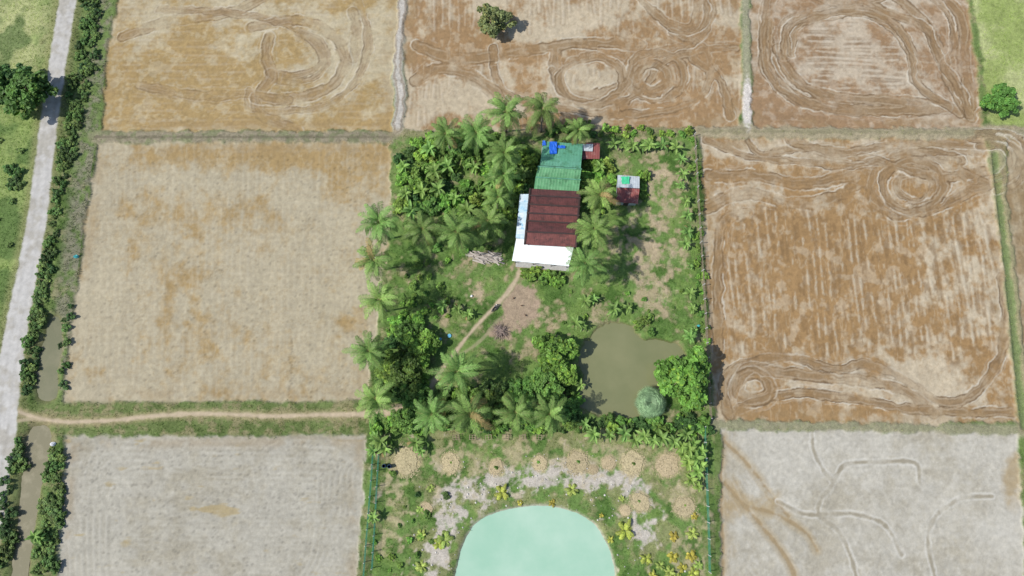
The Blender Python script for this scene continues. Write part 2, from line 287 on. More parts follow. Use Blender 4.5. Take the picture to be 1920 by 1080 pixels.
s=1.5*blob(978,572,34,33)+.75*blob(938,622,34,24)+.6*blob(1000,500,70,7)+1.3*blob(745,768,34,12)+.8*blob(800,735,22,22); sm=sst(.32,.66,s+.9*(n_sm-.5))*np.maximum(YU,.8*(np.abs(V-775)<20)*(U>690)*(U<800))*keep; C=mix(C,alb(184,160,138),.9*sm); G*=1-sm
gl=mix(gy,alb(162,158,114),.7*sst(.47,.62,fbm(2.5,4,140)))
C=C*(1-(YL*keep*.9)[...,None])+gl*(YL*keep*.9)[...,None]
dR=ldist([[(805,1120),(815,1050),(834,985),(872,932),(930,902),(1020,890),(1110,893),(1170,905),(1205,940),(1210,1010)]],7)+2.2*(fbm(4,3,160)-.5)
sm=sst(.42,.85,np.exp(-(dR/2.7)**2)*.95+1.7*(n_sm-.5)+1.2*(fbm(2.4,4,161)-.5))*YL*keep; C=mix(C,alb(210,200,188),.92*sm); G*=1-.9*sm
dR2=ldist([[(735,1000),(760,870),(1000,860),(1260,870),(1290,960),(1290,1080)]],5)
sm=sst(.4,.85,np.exp(-(dR2/3.8)**2)*.5+1.7*(n_sm-.5)+.9*(fbm(3,4,151)-.5)+.1)*YL*keep; C=mix(C,alb(194,180,144),.7*sm); G*=1-.6*sm
MOUND=[(762,864,27),(845,868,20),(930,876,16),(1012,868,16),(1082,867,22),(1140,868,14),(1185,868,24),(1250,872,26),(1200,941,20),(1282,950,21),(1112,880,10),(800,952,12),(1172,957,11)]
for (u,v,r_) in MOUND:
    p=W(u,v); dd=np.hypot(GX-p.x,GY-p.y)*10.8/r_+.9*(n_sm-.5)+.6*(n_mid2-.5); sm=sst(1.15,.7,dd); C=mix(C,alb(210,191,150),.85*sm*(.6+.8*(n_fine-.2)).clip(0,1)); G*=1-sst(1.1,.9,dd)
C*=(1+.16*(n_fine-.5))[...,None]
C=np.clip(C,0.01,.62)
def hz(x,y):
    i=min(nx-1,max(0,int(round((x-X0)/ST)))); j=min(ny-1,max(0,int(round((y-Y0)/ST))))
    return float(HGT[j,i])
ed=np.minimum(np.minimum(GX-X0,X1-GX),np.minimum(GY-Y0,Y1-GY)); HGT*=sst(0,2,ed)
# ------------------------------------------------------------ material helpers
def newmat(name):
    m=bpy.data.materials.new(name); m.use_nodes=True; nt=m.node_tree
    for n in list(nt.nodes): nt.nodes.remove(n)
    o=nt.nodes.new('ShaderNodeOutputMaterial'); b=nt.nodes.new('ShaderNodeBsdfPrincipled'); nt.links.new(b.outputs[0],o.inputs[0])
    return m,nt,b,o
def noise_node(nt,scale,detail=6,rough=.6,coord='Object'):
    tc=nt.nodes.new('ShaderNodeTexCoord'); n=nt.nodes.new('ShaderNodeTexNoise'); n.inputs['Scale'].default_value=scale; n.inputs['Detail'].default_value=detail; n.inputs['Roughness'].default_value=rough
    nt.links.new(tc.outputs[coord],n.inputs['Vector']); return n
def mulnode(nt,col,fac_out,lo,hi):
    mr=nt.nodes.new('ShaderNodeMapRange'); mr.inputs[1].default_value=.3; mr.inputs[2].default_value=.7; mr.inputs[3].default_value=lo; mr.inputs[4].default_value=hi
    nt.links.new(fac_out,mr.inputs[0]); vm=nt.nodes.new('ShaderNodeVectorMath'); vm.operation='SCALE'
    nt.links.new(col,vm.inputs[0]); nt.links.new(mr.outputs[0],vm.inputs['Scale']); return vm.outputs[0]
def terrain_mat(name,rough=.95,s1=1.6,s2=7.0,amp=.16,bump=.35,dist=.08):
    m,nt,b,o=newmat(name); a=nt.nodes.new('ShaderNodeAttribute'); a.attribute_name='tint'
    n1=noise_node(nt,s1,8,.65); n2=noise_node(nt,s2,4,.6)
    c=mulnode(nt,a.outputs['Color'],n1.outputs[0],1-amp,1+amp); c=mulnode(nt,c,n2.outputs[0],1-amp*.8,1+amp*.8)
    nt.links.new(c,b.inputs['Base Color']); b.inputs['Roughness'].default_value=rough; b.inputs['Specular IOR Level'].default_value=.15
    bp=nt.nodes.new('ShaderNodeBump'); bp.inputs['Strength'].default_value=bump; bp.inputs['Distance'].default_value=dist
    nt.links.new(n1.outputs[0],bp.inputs['Height']); nt.links.new(bp.outputs[0],b.inputs['Normal']); return m
M_ground=terrain_mat('grassy_earth',.97,1.5,6,.22,.5,.12)
M_mud=terrain_mat('paddy_mud',.85,1.4,6,.08,.4,.07)
M_road=terrain_mat('pale_road_surface',.9,1.0,9,.07,.2,.03)
M_path=terrain_mat('trodden_earth',.95,1.5,8,.12,.3,.05)
def plain(name,col,rough=.7,metal=0,amp=.12,scale=3,bump=0,spec=.3):
    m,nt,b,o=newmat(name); rgb=nt.nodes.new('ShaderNodeRGB'); rgb.outputs[0].default_value=(*[float(x) for x in col],1)
    n=noise_node(nt,scale,5,.6); c=mulnode(nt,rgb.outputs[0],n.outputs[0],1-amp,1+amp); nt.links.new(c,b.inputs['Base Color'])
    b.inputs['Roughness'].default_value=rough; b.inputs['Metallic'].default_value=metal; b.inputs['Specular IOR Level'].default_value=spec
    return m
def tintmat(name,rough=.6,transl=.3,rnd=.25,hue=.03):
    m,nt,b,o=newmat(name); a=nt.nodes.new('ShaderNodeAttribute'); a.attribute_name='tint'
    oi=nt.nodes.new('ShaderNodeObjectInfo'); hs=nt.nodes.new('ShaderNodeHueSaturation')
    mr=nt.nodes.new('ShaderNodeMapRange'); mr.inputs[3].default_value=1-rnd; mr.inputs[4].default_value=1+rnd; nt.links.new(oi.outputs['Random'],mr.inputs[0]); nt.links.new(mr.outputs[0],hs.inputs['Value'])
    mr2=nt.nodes.new('ShaderNodeMapRange'); mr2.inputs[3].default_value=.5-hue; mr2.inputs[4].default_value=.5+hue
    mm=nt.nodes.new('ShaderNodeMath'); mm.operation='FRACT'; m3=nt.nodes.new('ShaderNodeMath'); m3.operation='MULTIPLY'; m3.inputs[1].default_value=7.31
    nt.links.new(oi.outputs['Random'],m3.inputs[0]); nt.links.new(m3.outputs[0],mm.inputs[0]); nt.links.new(mm.outputs[0],mr2.inputs[0]); nt.links.new(mr2.outputs[0],hs.inputs['Hue'])
    nt.links.new(a.outputs['Color'],hs.inputs['Color']); nt.links.new(hs.outputs[0],b.inputs['Base Color']); b.inputs['Roughness'].default_value=rough; b.inputs['Specular IOR Level'].default_value=.3
    if transl>0:
        t=nt.nodes.new('ShaderNodeBsdfTranslucent'); nt.links.new(hs.outputs[0],t.inputs[0]); mx=nt.nodes.new('ShaderNodeMixShader'); mx.inputs[0].default_value=transl
        nt.links.new(b.outputs[0],mx.inputs[1]); nt.links.new(t.outputs[0],mx.inputs[2]); nt.links.new(mx.outputs[0],o.inputs[0])
    return m
M_leaf=tintmat('leaf_foliage',.55,.36,.25,.018); M_palm=tintmat('palm_foliage',.6,.32,.16,.014); M_grass=tintmat('grass_blades',.8,.35,0,0)
M_bark=plain('palm_bark',(.20,.17,.13),.9,0,.25,6); M_wood=plain('weathered_wood',(.24,.19,.14),.85,0,.3,4)
# ------------------------------------------------------------ mesh helpers
def npmesh(name,Vv,F,tint=None,smooth=False):
    me=bpy.data.meshes.new(name); Vv=np.asarray(Vv,np.float32); F=np.asarray(F,np.int32); k=F.shape[1]
    me.vertices.add(len(Vv)); me.vertices.foreach_set('co',Vv.ravel()); me.loops.add(F.size); me.loops.foreach_set('vertex_index',F.ravel())
    me.polygons.add(len(F)); me.polygons.foreach_set('loop_start',np.arange(0,F.size,k,dtype=np.int32)); me.update(calc_edges=True)
    if tint is not None:
        t=np.ones((len(Vv),4),np.float32); t[:,:3]=tint; a=me.attributes.new('tint','FLOAT_COLOR','POINT'); a.data.foreach_set('color',t.ravel())
    me.polygons.foreach_set('use_smooth',np.full(len(F),smooth,dtype=bool)); return me
def add(name,me,mat=None,parent=None,loc=None,kind=None,label=None,cat=None,group=None):
    o=bpy.data.objects.new(name,me); scene.collection.objects.link(o)
    if mat is not None and me is not None and len(me.materials)==0: me.materials.append(mat)
    if parent is not None: o.parent=parent
    if loc is not None: o.location=loc
    if kind: o['kind']=kind
    if label: o['label']=label
    if cat: o['category']=cat
    if group: o['group']=group
    return o
class MB:
    def __init__(s): s.v=[]; s.f=[]; s.t=[]
    def vert(s,p,t=(1,1,1)): s.v.append(tuple(p)); s.t.append(tuple(t)); return len(s.v)-1
    def quad(s,a,b,c,d,t=(1,1,1)):
        i=[s.vert(p,t) for p in (a,b,c,d)]; s.f.append(i)
    def tube(s,pts,rad,n=7,t=(1,1,1),cap=True):
        rings=[]; pts=[Vector(p) for p in pts]
        for i,p in enumerate(pts):
            d=(pts[min(i+1,len(pts)-1)]-pts[max(i-1,0)]).normalized(); up=Vector((0,0,1)) if abs(d.z)<.9 else Vector((1,0,0))
            a=d.cross(up).normalized(); b=d.cross(a).normalized(); r=rad[i] if hasattr(rad,'__len__') else rad
            rings.append([s.vert(p+a*r*math.cos(2*math.pi*k/n)+b*r*math.sin(2*math.pi*k/n),t) for k in range(n)])
        for r0,r1 in zip(rings[:-1],rings[1:]):
            for k in range(n): s.f.append([r0[k],r0[(k+1)%n],r1[(k+1)%n],r1[k]])
        if cap: s.f.append(rings[0][::-1]); s.f.append(rings[-1])
    def box(s,c,sz,rot=0,t=(1,1,1),tilt=None):
        c=Vector(c); hx,hy,hz_=sz[0]/2,sz[1]/2,sz[2]/2; cr,sr=math.cos(rot),math.sin(rot); idx=[]
        for dx in (-1,1):
            for dy in (-1,1):
                for dz in (-1,1):
                    p=Vector((dx*hx,dy*hy,dz*hz_))
                    if tilt is not None: p.rotate(tilt)
                    p=Vector((p.x*cr-p.y*sr,p.x*sr+p.y*cr,p.z)); idx.append(s.vert(c+p,t))
        for f in ((0,1,3,2),(4,6,7,5),(0,4,5,1),(2,3,7,6),(0,2,6,4),(1,5,7,3)): s.f.append([idx[k] for k in f])
    def mesh(s,name,off=(0,0,0),smooth=False):
        me=bpy.data.meshes.new(name); o=Vector(off); me.from_pydata([tuple(Vector(p)-o) for p in s.v],[],s.f); me.update()
        t=np.ones((len(s.v),4),np.float32); t[:,:3]=np.array(s.t); a=me.attributes.new('tint','FLOAT_COLOR','POINT'); a.data.foreach_set('color',t.ravel())
        if smooth: me.polygons.foreach_set('use_smooth',np.ones(len(me.polygons),dtype=bool))
        return me
# ------------------------------------------------------------ terrain objects
reg=np.zeros((ny-1,nx-1),np.int32)
def cellmask(a): return a[:-1,:-1]
keys=list(FLD)
for i,k in enumerate(keys): reg[cellmask(SD[k]+wob)>0]=i+1
reg[cellmask(np.maximum(pathm,0))>.5]=20; reg[cellmask(roadm)>.5]=21
P3=np.stack([GX,GY,HGT],-1).reshape(-1,3); C3=C.reshape(-1,3)
J,I=np.mgrid[0:ny-1,0:nx-1]; q=(J*nx+I); QF=np.stack([q,q+1,q+nx+1,q+nx],-1).reshape(-1,4); regf=reg.ravel()
def extract(r,name,mat,extraV=None,extraF=None,extraC=None,**kw):
    F=QF[regf==r]
    used=np.zeros(len(P3),bool); used[F.ravel()]=True; used=np.nonzero(used)[0]; mp=np.zeros(len(P3),np.int32); mp[used]=np.arange(len(used)); F=mp[F]; Vv=P3[used]; Cc=C3[used]
    if extraV is not None: F=np.vstack([F,extraF+len(Vv)]); Vv=np.vstack([Vv,extraV]); Cc=np.vstack([Cc,extraC])
    me=npmesh(name,Vv,F,Cc,True); return add(name,me,mat,kind='structure',**kw)
gx=np.concatenate([[-2500,-1500,-900],np.arange(-600,X0-5,16),[X0,-60,0,60,xs[-1]],np.arange(xs[-1]+16,620,16),[900,1500,2500]])
gy_=np.concatenate([[-2500,-1500,-900],np.arange(-500,Y0-5,16),[Y0,0,50,ys[-1]],np.arange(ys[-1]+16,600,16),[900,1500,2500]])
RX,RY=np.meshgrid(gx,gy_); rv=np.stack([RX,RY,np.zeros_like(RX)],-1).reshape(-1,3); rr=np.random.default_rng(3)
cellc=rr.random((60,60)); ci=cellc[(np.floor(RY/52).astype(int))%60,(np.floor(RX/58).astype(int))%60]
pal=np.array([alb(190,172,146),alb(172,140,98),alb(120,142,74),alb(168,176,104),alb(196,186,168)]); rcx=pal[(ci*5).astype(int).clip(0,4)].reshape(-1,3)
rf=[]
for j in range(len(gy_)-1):
    for i in range(len(gx)-1):
        cx=(gx[i]+gx[i+1])/2; cy=(gy_[j]+gy_[j+1])/2
        if X0<cx<xs[-1] and Y0<cy<ys[-1]: continue
        a=j*len(gx)+i; rf.append([a,a+1,a+len(gx)+1,a+len(gx)])
extract(0,'ground',M_ground,rv,np.array(rf),rcx,label='grassy earth banks and yard around the paddy fields')
flab={'F1':'wet ochre mud paddy field with curved tractor marks','F2':'brown mud paddy field with looping tractor circles','F3':'harrowed mud paddy field with nested tractor loops','FR':'yellow green growing rice field',
'F4':'flat pale and ochre mud paddy field','F5':'brown muddy paddy field with long plough lines','F8':'narrow brown ploughed field strip','F6':'dry grey clay paddy field with faint furrows','F7':'whitish dry clay field with branching drain lines'}
for i,k in enumerate(keys):
    extract(i+1,'rice_field' if k=='FR' else 'paddy_field',M_ground if k=='FR' else M_mud,label=flab[k])
extract(20,'path',M_path,label='narrow trodden earth path to the house'); extract(21,'road',M_road,label='pale grey concrete country road')
def water(name,pts,z,col,col2,rough,lab,thr=(.5,.65),scale=.6,bs=.05):
    sp=smooth_pts(pts,6,True)[:-1]; c=W(sum(p[0] for p in sp)/len(sp),sum(p[1] for p in sp)/len(sp),z)
    vs=[]
    for p in sp:
        w=W(p[0],p[1],z); d=(w-c); vs.append(w+d.normalized()*.6)
    me=bpy.data.meshes.new(name); me.from_pydata([tuple(v) for v in vs],[],[list(range(len(vs)))]); me.update()
    m,nt,b,o=newmat(name+'_surface'); n=noise_node(nt,scale,5,.6); r=nt.nodes.new('ShaderNodeValToRGB')
    r.color_ramp.elements[0].position=thr[0]; r.color_ramp.elements[1].position=thr[1]
    r.color_ramp.elements[0].color=(*col,1); r.color_ramp.elements[1].color=(*col2,1); nt.links.new(n.outputs[0],r.inputs[0]); nt.links.new(r.outputs[0],b.inputs['Base Color'])
    b.inputs['Roughness'].default_value=rough; b.inputs['Specular IOR Level'].default_value=.3
    n2=noise_node(nt,2.2,3,.5); bp=nt.nodes.new('ShaderNodeBump'); bp.inputs['Strength'].default_value=bs; bp.inputs['Distance'].default_value=.02
    nt.links.new(n2.outputs[0],bp.inputs['Height']); nt.links.new(bp.outputs[0],b.inputs['Normal'])
    add(name,me,m,kind='structure',label=lab)
water('pond_water',pondA,-.18,alb(134,138,98),alb(150,150,110),.12,'still olive brown pond water',(.3,.7),.12)
water('pond_water',pondB,-.18,alb(176,218,190),alb(202,232,208),.15,'milky mint green pond water',(.35,.65),.07)
water('canal_water',can1,-.15,alb(132,132,102),alb(148,144,114),.1,'murky green brown ditch water',(.4,.7),.3)
water('canal_water',can2,-.15,alb(146,140,112),alb(168,160,132),.05,'muddy grey green ditch water glinting in the sun',(.5,.72),.5,.2)
# ------------------------------------------------------------ vegetation generators
def leafball(name,ncl,R,per,ls,col,seed,zoff=0,cr=.3,asp=1.7):
    r=np.random.default_rng(seed); d=r.normal(size=(ncl,3)); d[:,2]=np.abs(d[:,2])*1.0-.15; d/=np.linalg.norm(d,axis=1)[:,None]
    lob=1+.22*np.sin(3*np.arctan2(d[:,1],d[:,0])+seed)+.15*np.sin(5*np.arctan2(d[:,1],d[:,0])+seed*2)
    rad=(r.uniform(.35,1.0,ncl)**.6)*lob; cen=d*rad[:,None]*np.array(R); ct=r.uniform(.62,1.35,ncl)
    cid=np.repeat(np.arange(ncl),per); n=len(cid); cs=cr*np.mean(R)*r.uniform(.6,1.25,ncl)
    off=r.normal(size=(n,3)); off/=np.linalg.norm(off,axis=1)[:,None]; off*=r.uniform(.3,1,n)[:,None]**.5
    pos=cen[cid]+off*cs[cid][:,None]*np.array([1,1,.75]); nrm=off*.6+np.array([0,0,1.0])+r.normal(size=(n,3))*.4; nrm/=np.linalg.norm(nrm,axis=1)[:,None]
    tg=np.cross(nrm,r.normal(size=(n,3))); tg/=np.linalg.norm(tg,axis=1)[:,None]; bt=np.cross(nrm,tg)
    s=ls*r.uniform(.6,1.3,n)[:,None]
    pos[:,2]+=zoff
    vv=np.stack([pos-tg*s*asp*.5,pos+bt*s*.5,pos+tg*s*asp*.5-nrm*s*.25,pos-bt*s*.5],1).reshape(-1,3)
    vv[:,2]=np.maximum(vv[:,2],.03)
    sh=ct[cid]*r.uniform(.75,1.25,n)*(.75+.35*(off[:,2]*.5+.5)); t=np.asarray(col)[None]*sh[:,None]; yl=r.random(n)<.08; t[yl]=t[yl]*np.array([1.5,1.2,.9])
    return npmesh(name,vv,np.arange(4*n).reshape(-1,4),np.repeat(t,4,axis=0))
def frondset(name,nf,L,seed,col,elev=(75,-25),lf=.78,young=False,dry=.1,nl=34,lw=.05):
    r=random.Random(seed); Vv=[];F=[];T=[]
    def qd(a,b,c,d,t):
        i=len(Vv); Vv.extend([tuple(a),tuple(b),tuple(c),tuple(d)]); F.append((i,i+1,i+2,i+3)); T.extend([t]*4)
    for k in range(nf):
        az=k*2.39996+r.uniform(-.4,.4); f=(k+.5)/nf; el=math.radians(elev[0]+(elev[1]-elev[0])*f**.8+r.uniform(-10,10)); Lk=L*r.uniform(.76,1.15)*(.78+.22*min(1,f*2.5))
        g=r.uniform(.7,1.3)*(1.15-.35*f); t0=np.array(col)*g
        if r.random()<dry*f*2: t0=np.array([.30,.23,.09])*r.uniform(.7,1.2)
        p=Vector((0,0,0)); n=9; seg=Lk/n; pts=[p.copy()]; dirs=[]; e=el; tw=r.uniform(-.22,.22); a=az; kd=r.uniform(.8,1.3)
        for i in range(n):
            dv=Vector((math.cos(e)*math.cos(a),math.cos(e)*math.sin(a),math.sin(e))); dirs.append(dv); p=p+dv*seg; pts.append(p.copy()); e-=math.radians(5+2.5*f+i*1.1)*kd; a+=tw*.3
            e=max(e,-1.35)
        dirs.append(dirs[-1]); rt=(.27,.30,.10)
        for i in range(n):
            s=Vector((-math.sin(az),math.cos(az),0))*(.045*(1-i/n)+.012); qd(pts[i]-s,pts[i]+s,pts[i+1]+s*.8,pts[i+1]-s*.8,rt)
        for j in range(nl):
            u=.12+.88*(j+.5)/nl; x=u*n; i=min(n-1,int(x)); fr_=x-i; base=pts[i].lerp(pts[i+1],fr_); d=dirs[i].lerp(dirs[i+1],fr_).normalized()
            side=d.cross(Vector((0,0,1)))
            if side.length<.05: side=Vector((-math.sin(az),math.cos(az),0))
            side.normalize(); up=side.cross(d).normalized(); ll=lf*(math.sin(math.pi*min(1,u*.90+.08))**.7+.10)*r.uniform(.75,1.2)
            for sg in (-1,1):
                if r.random()<.04: continue
                dr=(side*sg*1.0+d*(.55+.6*u+r.uniform(-.12,.12))+up*(.12)).normalized(); mid=base+dr*ll*.55+Vector((0,0,-.04*ll)); tip=base+dr*ll*.98+Vector((0,0,-.34*ll)); w=d*lw
                tt=tuple(t0*r.uniform(.7,1.35)); qd(base-w*.6,base+w*.6,mid+w,mid-w,tt); qd(mid-w,mid+w,tip+w*.12,tip-w*.12,tt)
    return npmesh(name,np.array(Vv),np.array(F),np.array(T))
pc=(.175,.285,.07)
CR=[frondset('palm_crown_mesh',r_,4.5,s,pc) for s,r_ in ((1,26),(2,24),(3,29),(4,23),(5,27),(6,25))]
TK=[]
for s in range(4):
    m=MB(); lx,ly=random.uniform(-.5,.5),random.uniform(-.5,.5); n=9
    m.tube([(lx*(i/n)**2-lx,ly*(i/n)**2-ly,8.6*i/n) for i in range(n+1)],[.26 if i==0 else .17-.05*i/n for i in range(n+1)],8)
    for i in range(26):
        z=.5+i*.3; q_=z/8.6; m.tube([(lx*q_**2-lx,ly*q_**2-ly,z),(lx*q_**2-lx,ly*q_**2-ly,z+.05)],[.19-.05*q_]*2,8)
    TK.append(m.mesh('palm_trunk_mesh',smooth=True))
mc=MB()
for k in range(9):
    a=k*.7; c=Vector((.3*math.cos(a),.3*math.sin(a),-.25-.12*(k%3))); mc.tube([c+Vector((0,0,z)) for z in (-.15,-.09,0,.09,.15)],[.03,.11,.14,.11,.03],7,t=(.2,.24,.06))
CN=mc.mesh('coconut_bunch_mesh',smooth=True)
def palm(u,v,h=8.6,s=1.0,label='coconut palm with feathery fronds beside the yard',cs=None):
    p=W(u,v,h); z=hz(p.x,p.y); k=random.randrange(6)
    e=add('coconut_palm',None,loc=(p.x,p.y,z),label=label,cat='palm tree',group='coconut palms around the farmhouse'); e.rotation_euler=(0,0,random.uniform(0,6.28))
    sc=h/8.6; t=add('trunk',TK[k%4],M_bark,parent=e); t.scale=(s,s,sc)
    c=add('crown',CR[k],M_palm,parent=e,loc=(0,0,h)); q_=(cs or s)*random.uniform(.93,1.06); c.scale=(q_,q_,q_); c.rotation_euler=(random.uniform(-.15,.15),random.uniform(-.15,.15),random.uniform(0,6.28))
    add('coconut_bunch',CN,M_palm,parent=e,loc=(0,0,h)); return e
palms=[(948,212,9.5,1.08),(1016,208,9.5,1.08),(1084,244,7,.75),(836,252,7.5,.92),(892,250,8,1),(946,288,8.5,.98),(944,328,7,.85),(934,370,5.6,.8),(914,416,6,.95),(856,436,9,1.1),(792,430,9,1.0),
 (710,418,9,1.05),(700,488,9,1.05),(712,564,9,.97),(692,660,9,1.03),(704,748,8,.97),(856,698,8.5,1.02),(810,776,8,1.0),(882,776,8.5,1.08),(966,772,8,1.0),(1030,776,7,.95),(1125,366,8,.95),(1114,432,8.5,1.0),(1096,496,9,1.02)]
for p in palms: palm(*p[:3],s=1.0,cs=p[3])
g_br=(.19,.345,.06); g_md=(.13,.245,.05); g_dk=(.08,.16,.042)
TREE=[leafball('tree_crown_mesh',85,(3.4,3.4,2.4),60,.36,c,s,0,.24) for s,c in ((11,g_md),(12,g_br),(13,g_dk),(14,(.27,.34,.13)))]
SHR=[leafball('shrub_mesh',26,(1.0,1.0,.95),44,.22,c,s,.35,.34) for s,c in ((21,g_br),(22,g_md),(23,(.165,.29,.06)),(24,g_dk),(25,(.235,.37,.07)))]
BUSH=[leafball('bush_mesh',24,(1.0,1.0,.7),48,.18,c,s,.25,.34) for s,c in ((31,(.12,.21,.055)),(32,(.088,.165,.05)),(33,(.16,.25,.07)))]
mt=MB(); mt.tube([(0,0,-.1),(.05,0,1),(0,.1,2.0),(.1,.1,3.2)],[.24,.17,.14,.07],8)
for k in range(7):
    a=k*.9; z=1.3+.2*k; mt.tube([(0,0,z),(1.0*math.cos(a),1.0*math.sin(a),z+.7),(2.1*math.cos(a+.2),2.1*math.sin(a+.2),z+1.1)],[.1,.06,.02],6)
TT=mt.mesh('tree_trunk_mesh',smooth=True)
def tree(u,v,s,k,h=3,label='round leafy tree with dense green crown',lift=2.2):
    p=W(u,v,h*s); z=hz(p.x,p.y); e=add('tree',None,loc=(p.x,p.y,z),label=label,cat='tree'); e.rotation_euler=(0,0,random.uniform(0,6.28)); e.scale=(s,s,s)
    add('trunk',TT,M_bark,parent=e); add('crown',TREE[k],M_leaf,parent=e,loc=(0,0,lift))
tree(926,36,.92,3,3,'lone grey green tree in the muddy field'); tree(42,172,1.3,0,3,'dark green tree beside the concrete road'); tree(16,152,1.0,2,3,'dark green tree beside the concrete road')
tree(1872,192,.85,0,2,'small dark green tree in the rice field'); tree(1286,708,1.25,1,3,'bright green tree beside the brown pond')
tree(1040,660,.95,1); tree(1020,728,.95,0); tree(1052,700,.7,1); tree(762,700,.95,0); tree(790,650,.8,1); tree(735,690,.7,1); tree(775,740,.75,0); tree(985,735,.75,0);tree(880,745,.65,0);tree(925,765,.75,0);tree(765,625,.65,0);tree(845,770,.65,0);tree(1000,775,.65,0);tree(925,735,.6,2);tree(1062,765,.6,0);tree(760,785,.6,0)
nS=[0]
def shrub(u,v,s,k=None,name='shrub',label='leafy green garden shrub in the yard',lib=None,group='garden shrubs'):
    lib=lib or SHR; k=random.randrange(len(lib)) if k is None else k
    p=W(u,v,.8*s); z=hz(p.x,p.y)-.05; o=add(name,lib[k],M_leaf,loc=(p.x,p.y,z),label=label,cat='bush',group=group); o.rotation_euler=(0,0,random.uniform(0,6.28)); o.scale=(s*random.uniform(.8,1.2),s*random.uniform(.8,1.2),s*random.uniform(.8,1.2)); nS[0]+=1
def inpoly(u,v,P):
    r=False
    for (a,b),(c,d) in zip(P,P[1:]+P[:1]):
        if (b>v)!=(d>v) and u<(c-a)*(v-b)/(d-b)+a: r=not r
    return r
def scat(P,n,md,smin,smax,ks=None,fn=None,**kw):
    us=[p[0] for p in P]; vs=[p[1] for p in P]; pl=[]; t=0
    while len(pl)<n and t<4000:
        t+=1; u=random.uniform(min(us),max(us)); v=random.uniform(min(vs),max(vs))
        if inpoly(u,v,P) and all((u-a)**2+(v-b)**2>md*md for a,b in pl):
            pl.append((u,v)); (fn or shrub)(u,v,random.uniform(smin,smax),random.choice(ks) if ks else None,**kw)
scat([(745,268),(960,262),(1000,290),(990,350),(955,405),(745,398)],72,16,.7,1.7,[0,0,1,2,4,3,0])
scat([(735,590),(800,605),(805,745),(712,750),(715,650)],20,19,1.0,1.6,[0,1,3])
scat([(745,400),(960,410),(930,470),(760,470)],12,24,.6,1.2,[0,1,2])
scat([(755,480),(850,480),(850,600),(745,600)],22,15,.3,.8,[0,2,4])
scat([(1095,300),(1150,305),(1150,335),(1140,400),(1092,395)],14,14,.8,1.3,[0,4,4])
scat([(1198,320),(1215,320),(1212,370),(1200,370)],4,12,.7,1.0,[0,4])
scat([(1120,236),(1300,244),(1300,262),(1120,256)],14,12,.5,.9,[0,2,4])
scat([(985,505),(1052,512),(1052,532),(985,524)],8,11,.8,1.1,[0,1])
scat([(1000,690),(1080,690),(1082,775),(985,775)],12,18,.8,1.4,[0,1,2])
scat([(700,784),(1335,787),(1335,808),(700,806)],58,12,.7,1.15,[1,2,0,3])
scat([(1255,770),(1325,760),(1325,792),(1255,792)],4,18,.6,.9,[0,1])
scat([(1195,592),(1225,595),(1225,626),(1195,618)],4,10,.7,1.0,[2])
scat([(1296,262),(1308,262),(1328,640),(1314,640)],30,10,.3,.65,[0,1,2])
scat([(780,248),(935,240),(940,262),(790,264)],8,16,.7,1.1,[0,2])
scat([(1030,232),(1120,235),(1120,262),(1100,262),(1030,250)],6,12,.7,1.1,[1,3])
scat([(1060,540),(1300,540),(1300,610),(1230,615),(1100,600),(1020,640)],10,22,.25,.5,[0,2])
scat([(700,850),(840,930),(790,1080),(700,1080)],16,20,.3,.65,[0,2,3])
scat([(830,735),(1000,730),(1000,785),(800,785)],22,14,.7,1.2,[0,1,3])
rb=dict(name='roadside_bush',label='dense wild green bush on the road verge',lib=BUSH,group='bushes along the road verge')
scat([(156,-30),(186,-30),(180,90),(158,200),(134,300),(112,400),(96,500),(78,600),(58,740),(36,745),(50,640),(74,520),(95,400),(110,300),(126,180),(148,60)],128,8,.45,1.0,[0,1,0,2],**rb)
scat([(18,810),(42,812),(26,960),(10,1080),(-20,1080),(0,940)],20,13,.6,1.1,**rb)
scat([(96,835),(118,835),(112,960),(100,1080),(58,1080),(76,960)],40,11,.45,1.0,[0,2,2],**rb)
scat([(112,600),(140,560),(118,745),(105,745)],9,14,.4,.8,**rb)
scat([(-20,215),(56,250),(30,430),(5,560),(-20,640)],9,20,.3,.7,[2,2],**rb)
scat([(10,310),(45,318),(38,350),(10,350)],5,11,.8,1.1,[1,0],**rb)
